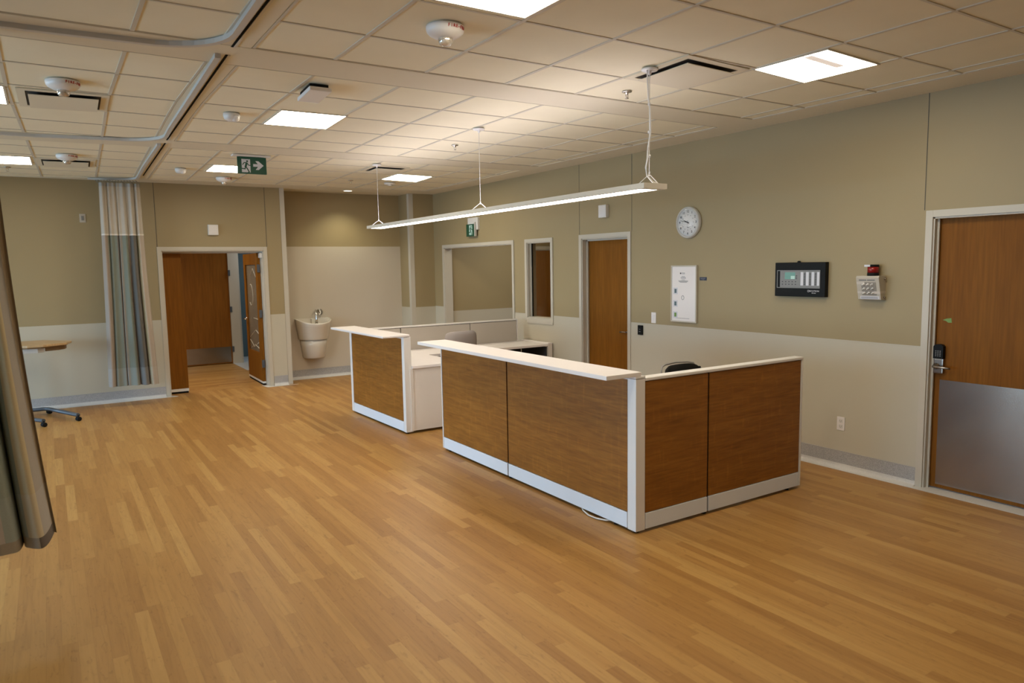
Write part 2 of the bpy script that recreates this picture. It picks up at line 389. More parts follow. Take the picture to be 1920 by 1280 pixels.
ceil.build('slab', 'gyp', ceilo, True); tiles.build('tile_panels', 'tile', ceilo, True); bars.build('grid_bars', 'tbar', ceilo, True)

# right wall with openings: far door, vision window, corridor opening, near door
DA = (6.345, 7.208, 0, 2.115); DB = (1.96, 2.915, 0, 2.108); WN = (7.875, 8.445, 1.065, 2.11); CO = (8.83, 10.96, 0, 2.11)
mb = MB(); slab_holes(mb, 'x', XR, XR + 0.14, YF - 0.2, YB + 0.4, 0, HC + 0.1, [DA, DB, WN, CO])
wr = struct(mb.build('wall_right', 'wall'), 'long greige right wall above a cream lower sheet', 'wall')
ws = MB(); slab_holes(ws, 'x', XR - 0.004, XR, YF, YB, 0, WZ, [(6.3, 7.25, 0, 3), (1.9, 2.965, 0, 3), (7.83, 8.49, 1.0, 3), (8.78, 11.01, 0, 3)])
ws.build('wainscot_sheet', 'wains', wr, True)
wc = MB(); slab_holes(wc, 'x', XR - 0.007, XR, YF, YB, WZ, WZ + 0.007, [(6.3, 7.25, 0, 3), (1.9, 2.965, 0, 3), (7.83, 8.49, 0, 3), (8.78, 11.01, 0, 3)])
wc.build('wainscot_cap', 'trim', wr, True)
jt = MB()
for y in (2.985, 6.285, 7.255): jt.box((XR - 0.0015, y - 0.003, 2.165), (XR, y + 0.003, HC))
jt.build('joint', 'joint', wr, True)

# back wall, alcove, return
DC = (1.385, 2.795, 0, 2.09)
mb = MB(); slab_holes(mb, 'y', YB, YB + 0.14, XL - 0.2, 3.14, 0, HC + 0.1, [DC])
wb = struct(mb.build('wall_back', 'wall'), 'greige back wall holding the open double door', 'wall')
ws = MB(); slab_holes(ws, 'y', YB - 0.004, YB, XL, 3.075, 0, WZ, [(1.33, 2.85, 0, 3)]); ws.build('wainscot_sheet', 'wains', wb, True)
jt = MB()
for x, z0 in ((1.338, 2.145), (2.853, 2.145)): jt.box((x - 0.004, YB - 0.0015, z0), (x + 0.004, YB, HC))
jt.build('joint', 'joint', wb, True)
mb = MB(); mb.box((3.0, YB + 0.1401, 0), (3.14, YR - 0.0001, HC + 0.1)); struct(mb.build('wall_alcove_side', 'wall'), 'left side wall of the hand wash alcove', 'wall')
mb = MB(); mb.box((3.0, YR, 0), (5.4, YR + 0.14, HC + 0.1))
wa = struct(mb.build('wall_alcove', 'wall'), 'back wall of the hand wash alcove, olive above a pale panel', 'wall')
ws = MB(); ws.box((3.14, YR - 0.005, 0), (5.24, YR, 2.16)); ws.build('splash_panel', 'alcove', wa, True)
mb = MB(); mb.box((5.24, YB, 0), (XR + 0.14, YR + 0.14, HC + 0.1))
wt = struct(mb.build('wall_return', 'wall'), 'short greige return wall right of the alcove', 'wall')
ws = MB(); ws.box((5.236, YB - 0.004, 0), (XR - 0.005, YB, WZ)); ws.box((5.236, YB, 0), (5.24, YR - 0.006, WZ)); ws.build('wainscot_sheet', 'wains', wt, True)
for nm, x0, x1, sgn, lab in (('trim_1', 3.078, 3.147, 1, 'pale corner guard at the left edge of the alcove'), ('trim_2', 5.232, 5.31, -1, 'pale corner guard at the right edge of the alcove')):
    mb = MB(); mb.box((x0, YB - 0.007, 0.0), (x1, YB - 0.0041, HC))
    if sgn > 0: mb.box((x1 - 0.004, YB - 0.0041, 0), (x1, YB + 0.07, HC))
    else: mb.box((x0, YB - 0.0041, 0), (x0 + 0.0035, YB + 0.07, HC))
    struct(mb.build(nm, 'trim'), lab, 'trim')
# left window wall and wall behind
WL = [(3.6, 5.6, 0.35, 1.95), (6.4, 8.4, 0.35, 1.95), (9.0, 10.9, 0.35, 1.95), (-1.5, 1.5, 0.35, 1.95)]
mb = MB(); slab_holes(mb, 'x', XL - 0.2, XL, YF - 0.2, YB + 0.14, 0, HC + 0.1, WL)
struct(mb.build('wall_left', 'wall'), 'window wall on the left, outside the frame', 'wall')
for k, (a, b, c, d) in enumerate(WL):
    mb = MB(); f = 0.05
    for q in ((a, a + f, c, d), (b - f, b, c, d), (a + f, b - f, c, c + f), (a + f, b - f, d - f, d), ((a + b) / 2 - 0.02, (a + b) / 2 + 0.02, c + f, d - f)):
        mb.box((XL - 0.12, q[0], q[2]), (XL - 0.06, q[1], q[3]))
    o = struct(mb.build('window_%d' % (k + 2), 'whitep'), 'daylight window in the left wall', 'window')
    mb = MB(); mb.box((XL - 0.092, a + f, c + f), (XL - 0.088, b - f, d - f)); mb.build('pane', 'glass', o, True)
mb = MB(); mb.box((XL - 0.2, YF - 0.2, 0), (XR + 0.14, YF, HC + 0.1)); struct(mb.build('wall_front', 'wall'), 'plain wall behind the viewer', 'wall')
# vestibule behind the double door
mb = MB(); mb.box((0.2, 14.72, 0), (3.0, 14.86, 2.8)); mb.box((0.2, YB + 0.14, 0), (0.3, 14.72, 2.8)); mb.box((0.2, YB + 0.14, 2.6), (3.1, 16, 2.7))
struct(mb.build('wall_vestibule', 'wall'), 'walls of the vestibule beyond the double door', 'wall')
mb = MB(); mb.box((3.0, 15.6, 0), (4.6, 15.7, 2.8)); mb.box((4.5, YR + 0.14, 0), (4.6, 15.6, 2.8)); mb.box((3.0, YR + 0.1401, 2.61), (4.6, 15.7, 2.7))
struct(mb.build('wall_side_room', 'blue'), 'blue grey wall glimpsed behind the open door leaf', 'wall')
# side corridor behind the right wall
mb = MB(); mb.box((XR + 0.1401, 11.0, 0), (7.38, 11.14, 2.75)); mb.box((8.46, 11.0, 0), (10.2, 11.14, 2.75)); mb.box((7.38, 11.0, 2.14), (8.46, 11.14, 2.75)); mb.box((10.1, 6.9, 0), (10.2, 11.0, 2.75)); mb.box((XR + 0.1401, 6.9, 0), (10.1, 7.0, 2.75)); mb.box((XR + 0.1401, 7.0, 2.7), (10.1, 11.0, 2.75))
wk = struct(mb.build('wall_corridor', 'wall'), 'greige corridor wall seen through the wide opening', 'wall')
ws = MB(); ws.box((XR + 0.142, 10.995, 0), (7.32, 11.0, 1.025)); ws.build('wainscot_sheet', 'wains', wk, True)
ws = MB(); ws.box((XR + 0.142, 10.992, 1.025), (7.32, 11.0, 1.034)); ws.build('wainscot_cap', 'trim', wk, True)

# baseboards: coved speckled vinyl with a pale border on the floor
def coveR(a, b, nm, lab, x=XR):
    up = MB(); up.box((x - 0.007, a, 0.035), (x - 0.0041, b, BZ)); up.box((x - 0.0085, a, BZ), (x - 0.0041, b, BZ + 0.006))
    o = struct(up.build(nm, ['speck']), lab, 'baseboard')
    c = MB(); P = []
    prof = [(0.008, 0.04), (0.010, 0.022), (0.016, 0.011), (0.030, 0.004), (0.085, 0.0025), (0.085, 0.0002)]
    for y in (a, b): P.append([(x - d, y, z) for d, z in prof])
    c.grid(P); c.build('floor_border', 'cove', o, True)
def coveB(a, b, nm, lab, y=YB, d0=0.0041):
    up = MB(); up.box((a, y - 0.007 - d0 + 0.0041, 0.035), (b, y - d0, BZ)); up.box((a, y - 0.0085 - d0 + 0.0041, BZ), (b, y - d0, BZ + 0.006))
    o = struct(up.build(nm, ['speck']), lab, 'baseboard')
    c = MB(); prof = [(0.008, 0.04), (0.010, 0.022), (0.016, 0.011), (0.030, 0.004), (0.085, 0.0025), (0.085, 0.0002)]
    c.grid([[(x, y - d - d0 + 0.0041, z) for d, z in prof] for x in (a, b)]); c.build('floor_border', 'cove', o, True)
coveR(2.966, 6.29, 'baseboard_right', 'speckled grey coved baseboard along the right wall')
coveR(7.26, 8.77, 'baseboard_right_far', 'speckled baseboard between far door and opening')
coveB(XL, 1.325, 'baseboard_back', 'speckled grey coved baseboard left of the double door')
coveB(2.86, 3.075, 'baseboard_column', 'short speckled baseboard right of the double door')
coveB(3.145, 5.235, 'baseboard_alcove', 'speckled baseboard under the wash basin', YR, 0.0052)
mb = MB(); mb.box((XR - 0.085, 1.9, 0.0002), (XR + 0.1, 2.966, 0.003)); struct(mb.build('trim_3', 'cove'), 'pale vinyl border across the near door sill', 'trim')
mb = MB(); mb.prism([(2.73, YB - 0.10), (3.21, YB - 0.09), (3.155, YB - 0.075), (2.86, YB - 0.075), (2.86, YB + 0.02), (2.70, YB + 0.14)], 0.0002, 0.003); struct(mb.build('trim_4', 'cove'), 'pale floor border at the right door jamb', 'trim')
mb = MB(); mb.prism([(1.32, YB - 0.085), (1.47, YB - 0.085), (1.385, YB + 0.1), (1.385, YB - 0.02), (1.32, YB - 0.02)], 0.0002, 0.003); struct(mb.build('trim_5', 'cove'), 'pale floor border at the left door jamb', 'trim')

# ---------------------------------------------------------------- doors and windows
def door_frame(mb, u0, u1, top, depth, face=0.05, proud=0.014, bottom=None):
    """in wall coordinates, u0..u1 clear opening"""
    z0 = 0.0 if bottom is None else bottom
    mb.box((u0 - face, z0 - (face if bottom is not None else 0), -0.001), (u0, top + face, proud), 0.002)
    mb.box((u1, z0 - (face if bottom is not None else 0), -0.001), (u1 + face, top + face, proud), 0.002)
    mb.box((u0, top, -0.001), (u1, top + face, proud), 0.002)
    mb.box((u0 - 0.006, z0, -depth), (u0 + 0.012, top, 0.002)); mb.box((u1 - 0.012, z0, -depth), (u1 + 0.006, top, 0.002)); mb.box((u0, top - 0.012, -depth), (u1, top + 0.006, 0.002))
    if bottom is not None:
        mb.box((u0, z0 - face, -0.001), (u1, z0, proud), 0.002); mb.box((u0, z0 - 0.006, -depth), (u1, z0 + 0.012, 0.002))
def lever(name, parent, mat4, flip=1, mat='steel'):
    mb = MB(mat4); mb.lathe([(0.024, 0.0), (0.024, 0.008), (0.010, 0.012), (0.010, 0.05)], 16)
    mb.tube([(0, 0, 0.05), (0.012 * flip, 0, 0.056), (0.05 * flip, 0, 0.056), (0.105 * flip, -0.004, 0.052), (0.12 * flip, -0.006, 0.040)], 0.0085, 8)
    return mb.build(name, mat, parent)
# door_1: far door in the right wall
d1 = struct(thing('door_1', None, None, (XR, (DA[0] + DA[1]) / 2, 0)), 'closed orange wood door in the right wall left of the clock', 'door')
W1 = wallR(DA[1], 0)
mb = MB(W1); door_frame(mb, 0, DA[1] - DA[0], 2.115, 0.14); mb.box((0.012, 0, -0.085), (0.03, 2.10, -0.065)); mb.box((0.012, 2.085, -0.085), (0.85, 2.103, -0.065)); mb.build('door_frame', 'trim', d1)
mb = MB(W1); mb.box((0.014, 0.008, -0.135), (DA[1] - DA[0] - 0.014, 2.10, -0.092), 0.002); mb.build('door_leaf', 'door', d1)
lever('lever_handle', d1, W1 @ Matrix.Translation((0.775, 0.985, -0.092)), -1)
# door_2: near door with keypad lock
d2 = struct(thing('door_2', None, None, (XR, (DB[0] + DB[1]) / 2, 0)), 'orange wood door with keypad lock and steel plate at the right edge', 'door')
W2 = wallR(DB[1], 0); wd = DB[1] - DB[0]
mb = MB(W2); door_frame(mb, 0, wd, 2.108, 0.14, 0.052); mb.box((0.012, 0, -0.046), (0.03, 2.1, -0.03)); mb.build('door_frame', 'trim', d2)
mb = MB(W2); mb.box((0.02, 0.012, -0.10), (wd - 0.014, 2.096, -0.056), 0.002); mb.build('door_leaf', 'door', d2)
mb = MB(W2); mb.box((0.07, 0.04, -0.0559), (wd - 0.05, 0.865, -0.0535)); mb.build('kick_plate', 'steel', d2)
lk = MB(W2 @ Matrix.Translation((0.066, 0.915, -0.056))); lk.box((-0.036, 0, 0), (0.036, 0.115, 0.03), 0.008); lk = lk.build('keypad_lock', 'steel', d2)
mb = MB(W2 @ Matrix.Translation((0.066, 1.03, -0.056)))
mb.prism([(-0.037, 0), (0.037, 0), (0.037, 0.095), (0.025, 0.108), (0, 0.113), (-0.025, 0.108), (-0.037, 0.095)], 0, 0.038, 0.003); mb.build('keypad', 'black', lk)
mb = MB(W2 @ Matrix.Translation((0.066, 1.03, -0.018)))
for i in range(3):
    for j in range(4): mb.box((-0.016 + i * 0.016 - 0.004, 0.022 + j * 0.0125 - 0.003, 0), (-0.016 + i * 0.016 + 0.004, 0.022 + j * 0.0125 + 0.003, 0.0015))
mb.build('keypad_buttons', 'panelgrey', lk)
lever('lever_handle', lk, W2 @ Matrix.Translation((0.055, 0.972, -0.026)), 1)
# window_1: narrow vision window
w1 = struct(thing('window_1', None, None, (XR, 8.16, 1.065)), 'narrow framed vision window in the right wall', 'window')
WW = wallR(WN[1], 0); ww = WN[1] - WN[0]
mb = MB(WW); door_frame(mb, 0, ww, 2.11, 0.14, 0.048, 0.014, bottom=1.065); mb.box((-0.01, 0.99, 0.0), (ww + 0.048, 1.02, 0.02), 0.003); mb.build('window_frame', 'trim', w1)
mb = MB(WW); mb.box((0.012, 1.077, -0.085), (0.03, 2.098, -0.045)); mb.box((ww - 0.03, 1.077, -0.085), (ww - 0.012, 2.098, -0.045)); mb.build('glazing_bead', 'trim', w1)
mb = MB(WW); mb.box((0.03, 1.077, -0.074), (0.037, 2.098, -0.056)); mb.build('gasket', 'gap', w1)
mb = MB(WW); mb.box((0.012, 1.077, -0.068), (ww - 0.012, 2.098, -0.062)); mb.build('pane', 'dglass', w1)
# corridor opening frame
mb = MB(wallR(CO[1], 0)); door_frame(mb, 0, CO[1] - CO[0], 2.11, 0.14, 0.05); struct(mb.build('trim_6', 'trim'), 'pale frame around the wide corridor opening', 'trim')
# door beyond the vision window
d5 = struct(thing('door_5', None, None, (7.92, 11.0, 0)), 'dark wood door seen through the vision window', 'door')
mb = MB(wallB(7.44, 0, 0, 11.0)); door_frame(mb, 0, 0.96, 2.08, 0.13, 0.06); mb.build('door_frame', 'trim', d5)
mb = MB(wallB(7.44, 0, 0, 11.0)); mb.box((0.013, 0.01, -0.06), (0.947, 2.066, -0.02)); mb.build('door_leaf', 'doord', d5)
# door_3: double door, one leaf narrow and shut, one swung open
d3 = struct(thing('door_3', None, None, (2.09, YB, 0)), 'open double door with etched glass leaf in the back wall', 'door')
mb = MB(wallB(DC[0], 0)); w3 = DC[1] - DC[0]; door_frame(mb, 0, w3, 2.09, 0.2, 0.055, 0.014); mb.box((0, 2.055, -0.2), (w3, 2.08, -0.165)); mb.box((w3 - 0.02, 0, -0.19), (w3 - 0.012, 2.08, -0.13)); mb.build('door_frame', 'trim', d3)
mb = MB(); mb.box((DC[0] + 0.014, YB + 0.16, 0.07), (1.655, YB + 0.205, 2.055), 0.002); nl = mb.build('narrow_leaf', 'door', d3)
mb = MB(); mb.box((DC[0] + 0.014, YB + 0.155, 0.03), (1.655, YB + 0.21, 0.07)); mb.build('bottom_rail', 'whitep', nl)
mb = MB(); mb.box((DC[0] + 0.02, YB + 0.17, 0.0), (1.65, YB + 0.2, 0.03)); mb.build('door_sweep', 'gap', nl)
# open leaf: hinge line at (2.775, 11.47), swings away from the viewer; local u along the leaf, v up, w towards -x
LF = Matrix.Translation((2.772, YB + 0.15, 0)) @ Matrix.Rotation(math.radians(-1.0), 4, 'Z') @ Matrix(((0, 0, -1, 0), (1, 0, 0, 0), (0, 1, 0, 0), (0, 0, 0, 1)))
mb = MB(LF)
mb.box((0, 0.06, 0), (0.135, 2.055, 0.045)); mb.box((0.865, 0.06, 0), (1.0, 2.055, 0.045)); mb.box((0.135, 0.06, 0), (0.865, 0.5, 0.045)); mb.box((0.135, 1.88, 0), (0.865, 2.055, 0.045))
gl = mb.build('glazed_leaf', 'door', d3)
mb = MB(LF); mb.box((0.135, 0.5, 0.018), (0.865, 1.88, 0.026)); mb.build('pane', 'eglass', gl)
mb = MB(LF)
def zig(pts):
    mb.tube([(u, v, 0.0275) for u, v in pts], 0.0042, 6)
zig([(0.17, 1.66), (0.42, 1.82), (0.62, 1.70)]); zig([(0.62 + 0.14 * math.cos(a), 1.40 + 0.17 * math.sin(a)) for a in [0.9 + 0.35 * k for k in range(14)]])
zig([(0.18, 1.02), (0.5, 1.03)]); zig([(0.15, 0.78), (0.4, 0.84), (0.82, 0.70)]); zig([(0.2, 0.66), (0.55, 0.56), (0.84, 0.66)]); zig([(0.2, 0.56), (0.5, 0.60), (0.8, 0.52)])
mb.build('etched_lines', 'frost', gl)
mb = MB(LF); mb.box((0, 0.03, -0.002), (1.0, 0.06, 0.047)); mb.build('bottom_rail', 'whitep', gl)
mb = MB(LF); mb.box((0.0, 0.0, 0.006), (1.0, 0.03, 0.040)); mb.build('door_sweep', 'gap', gl)
lever('lever_handle', gl, LF @ Matrix.Translation((0.93, 1.0, 0.045)), -1, 'chrome')
mb = MB(LF); mb.box((0.985, 1.5, 0.045), (0.997, 1.66, 0.048)); mb.box((0.985, 0.18, 0.045), (0.997, 0.36, 0.048)); mb.build('flush_bolt', 'dgrey', gl)
for z in (0.34, 1.12, 1.82):
    mb = MB(LF); mb.box((-0.03, z - 0.06, 0.01), (-0.002, z + 0.06, 0.05), 0.004); mb.build('hinge', 'dgrey', d3)
mb = MB(wallB(DC[0], 0)); mb.box((w3 - 0.05, 1.98, -0.12), (w3 - 0.012, 2.05, -0.03), 0.005); mb.build('door_closer', 'whitep', d3)
# door_4: shut door across the vestibule
d4 = struct(thing('door_4', None, None, (2.2, 14.7, 0)), 'wood door with steel kick plate across the vestibule', 'door')
mb = MB(); mb.box((1.5, 14.62, 0.012), (2.92, 14.665, 2.4)); lf4 = mb.build('door_leaf', 'doord', d4)
mb = MB(); mb.box((1.55, 14.617, 0.03), (2.9, 14.6199, 0.33)); mb.build('kick_plate', 'steel', lf4)
mb = MB(); mb.box((2.925, 14.6, 0), (3.10, 14.74, 2.5)); mb.box((3.10, 14.62, 0), (3.125, 14.74, 2.5)); mb.build('door_frame', 'trim', d4)
for z in (0.28, 1.05, 1.75):
    mb = MB(); mb.box((2.915, 14.585, z - 0.055), (2.955, 14.6, z + 0.055), 0.003); mb.build('hinge', 'dgrey', d4)

# ---------------------------------------------------------------- reception desk (front L)
FX, FY = 3.175, 3.465; TH = 0.082
dk = thing('reception_desk', 'L shaped reception desk with wood panels and long white counter, nearest the viewer', 'desk', (FX, FY, 0))
def wp(name, a, b, par): mb = MB(); mb.box(a, b, 0.0015, 1); return mb.build(name, 'desk', par)
fy = [(FY + 0.085, 5.046), (5.056, 6.232)]; kz0, kz1, pz = 0.022, 0.130, 1.036
for a, b in fy:
    wp('wood_panel', (FX + 0.004, a + 0.004, kz1 + 0.004), (FX + 0.02, b - 0.004, pz), dk)
    mb = MB(); mb.box((FX + 0.001, a + 0.004, kz0), (FX + 0.02, b - 0.004, kz1), 0.001, 1); mb.build('kick_plate', 'kick', dk)
sx_ = [(FX + 0.085, 3.862), (3.870, 4.905)]
for a, b in sx_:
    wp('wood_panel', (a + 0.004, FY + 0.004, kz1 + 0.004), (b - 0.004, FY + 0.02, pz - 0.012), dk)
    mb = MB(); mb.box((a + 0.004, FY + 0.001, kz0), (b - 0.004, FY + 0.02, kz1), 0.001, 1); mb.build('kick_plate', 'kick', dk)
mb = MB(); mb.box((FX, FY, 0.018), (FX + TH, FY + TH, 1.046), 0.004); mb.build('corner_post', 'frame', dk)
mb = MB(); mb.box((FX + 0.012, FY + TH, 0.03), (FX + TH - 0.012, 6.23, pz)); mb.box((FX + TH, FY + 0.012, 0.03), (4.903, FY + TH - 0.012, pz - 0.012)); mb.build('panel_core', 'gap', dk)
mb = MB(); mb.box((FX + TH - 0.016, FY + TH + 0.003, 0.03), (FX + TH, 6.23, pz)); mb.box((FX + TH, FY + TH - 0.016, 0.03), (4.903, FY + TH, pz - 0.012)); mb.build('inner_panel', 'screen', dk)
mb = MB(); mb.box((FX, 6.233, 0.02), (FX + TH, 6.249, pz + 0.006), 0.003); mb.build('end_trim', 'frame', dk); mb = MB(); mb.box((4.906, FY, 0.02), (4.924, FY + TH, pz - 0.004), 0.003); mb.build('end_trim', 'frame', dk)
mb = MB(); mb.box((FX + 0.001, FY + TH + 0.002, pz + 0.002), (FX + TH, 6.245, 1.058)); mb.build('front_cap', 'frame', dk)
mb = MB(); mb.box((FX - 0.002, FY - 0.002, 1.049), (FX + TH, FY + TH, 1.0635), 0.003); mb.build('post_cap', 'frame', dk); mb = MB(); mb.box((FX + TH, FY - 0.002, pz - 0.008), (4.926, FY + TH + 0.002, 1.056 - 0.006), 0.006); mb.build('side_cap', 'frame', dk)
mb = MB(); mb.box((2.925, FY - 0.001, 1.064), (3.222, 6.235, 1.092), 0.003); mb.build('counter_top', 'lam', dk)
mb = MB(); mb.box((3.27, FY + TH + 0.01, 0.715), (3.9, 6.2, 0.74), 0.003); mb.box((3.9, FY + TH + 0.01, 0.715), (4.9, 3.94, 0.74), 0.003); mb.build('work_surface', 'lam', dk)
mb = MB(); mb.box((3.27, 6.17, 0.02), (3.88, 6.195, 0.714)); mb.build('gable', 'lamside', dk); mb = MB(); mb.box((4.87, FY + 0.1, 0.02), (4.895, 3.90, 0.714)); mb.build('gable', 'lamside', dk)
for x, y in ((FX + 0.04, 3.7), (FX + 0.04, 5.05), (FX + 0.04, 6.15), (3.86, FY + 0.04), (4.80, FY + 0.04), (FX + 0.045, FY + 0.045)):
    mb = MB(Matrix.Translation((x, y, 0))); mb.lathe([(0.022, 0.0), (0.022, 0.006), (0.008, 0.008), (0.008, 0.04)], 12); mb.build('levelling_foot', 'black', dk)
mb = MB(); mb.tube([(FX + 0.05, 4.12, 0.02), (FX - 0.005, 4.02, 0.012), (FX - 0.03, 3.93, 0.009), (FX - 0.028, 3.84, 0.010), (FX - 0.006, 3.765, 0.014), (FX + 0.03, 3.73, 0.018)], 0.0055, 8)
cd = mb.build('power_cord', 'whitep'); tag(cd, 'white cord poking out from under the front desk kick plate', 'cord')

# ---------------------------------------------------------------- second desk (left module)
d_l = thing('side_desk', 'shorter reception desk with one wood panel and white end, behind the long counter', 'desk', (3.15, 7.06, 0))
LM = Matrix.Translation((3.148, 7.05, 0)) @ Matrix.Rotation(math.radians(1.3), 4, 'Z')      # local y runs away along the panel
mb = MB(LM); mb.box((0.004, 0.066, 0.134), (0.02, 1.49, pz), 0.0015, 1); mb.build('wood_panel', 'desk', d_l)
mb = MB(LM); mb.box((0.001, 0.066, 0.022), (0.02, 1.49, 0.13), 0.001, 1); mb.build('kick_plate', 'kick', d_l)
mb = MB(LM); mb.box((0, 0, 0.02), (TH, 0.062, 1.05), 0.004); mb.build('end_post', 'frame', d_l)
mb = MB(LM); mb.box((0, 1.494, 0.02), (TH, 1.556, 1.05), 0.004); mb.build('end_post', 'frame', d_l)
mb = MB(LM); mb.box((0.02, 0.062, 0.03), (TH - 0.016, 1.494, pz)); mb.build('panel_core', 'gap', d_l)
mb = MB(LM); mb.box((TH - 0.016, 0.062, 0.03), (TH, 1.494, pz)); mb.build('inner_panel', 'screen', d_l)
mb = MB(LM); mb.box((0.001, 0.003, pz + 0.002), (TH, 1.552, 1.058)); mb.build('front_cap', 'frame', d_l)
mb = MB(LM); mb.box((-0.245, -0.01, 1.0585), (0.068, 1.535, 1.085), 0.012, 3); mb.build('counter_top', 'lam', d_l)
# L shaped work surface shared by both sides
mb = MB(); mb.prism([(3.236, 7.03), (3.86, 7.03), (3.82, 7.84), (5.60, 7.84), (5.60, 8.49), (3.21, 8.49)], 0.712, 0.74, 0.003); wsf = mb.build('work_surface', 'lam')
tag(wsf, 'white L shaped desktop running from the white end panel along the low screen', 'desktop')
mb = MB(); mb.box((3.236, 7.05, 0.03), (3.85, 7.075, 0.7115), 0.002); mb.build('end_gable', 'lamside', d_l)
mb = MB(); mb.box((3.21, 7.043, 0.03), (3.245, 7.08, 0.7115), 0.002); mb.build('gable_post', 'lamside', d_l)
for y in (7.11, 8.5):
    mb = MB(Matrix.Translation((3.185, y, 0))); mb.lathe([(0.022, 0.0), (0.022, 0.006), (0.008, 0.008), (0.008, 0.04)], 12); mb.build('levelling_foot', 'black', d_l)
mb = MB(Matrix.Translation((3.75, 7.063, 0))); mb.lathe([(0.02, 0.0), (0.02, 0.006), (0.008, 0.008), (0.008, 0.035)], 12); mb.build('levelling_foot', 'black', d_l)
# low screen behind the desktop
ps = thing('desk_screen', 'low fabric desk screen of three beige panels behind the desktop', 'screen', (4.35, 8.53, 0))
for a, b in ((3.25, 3.752), (3.764, 4.772), (4.784, 5.53)):
    mb = MB(); mb.box((a, 8.497, 0.13), (b, 8.515, 1.022), 0.003); mb.build('fabric_panel', 'screen', ps)
mb = MB(); mb.box((3.24, 8.512, 0.03), (5.535, 8.56, 1.028)); mb.build('panel_core', 'gap', ps)
mb = MB(); mb.box((3.25, 8.556, 0.1), (5.53, 8.574, 1.022)); mb.build('rear_panel', 'screen', ps)
mb = MB(); mb.box((3.24, 8.494, 1.029), (5.545, 8.576, 1.045), 0.003); mb.build('top_cap', 'frame', ps)
mb = MB(); mb.box((5.532, 8.494, 0.02), (5.545, 8.576, 1.0285), 0.002); mb.build('end_trim', 'frame', ps)
mb = MB(); mb.box((3.25, 8.499, 0.02), (5.53, 8.574, 0.12), 0.002); mb.build('kick_plate', 'frame', ps)
# end support at the wall
es = thing('desk_end_panel', 'low white end panel carrying the desktop against the right wall', 'panel', (5.64, 8.1, 0))
mb = MB(); mb.box((5.605, 7.84, 0.02), (5.672, 8.49, 0.735), 0.003); mb.build('panel', 'lamside', es)
mb = MB(); mb.box((5.603, 7.836, 0.736), (5.674, 8.49, 0.752), 0.003); mb.build('top_cap', 'lam', es)
mb = MB(); mb.box((5.586, 7.87, 0.03), (5.604, 8.47, 0.70), 0.003); mb.build('inner_panel', 'charc', es)
mp_ = thing('modesty_panel', 'dark charcoal fabric panel under the desktop in front of the screen', 'panel', (4.9, 8.47, 0))
for a, b in ((4.0, 4.79), (4.80, 5.575)):
    mb = MB(); mb.box((a, 8.46, 0.02), (b, 8.485, 0.70), 0.004); mb.build('fabric_panel', 'charc', mp_)

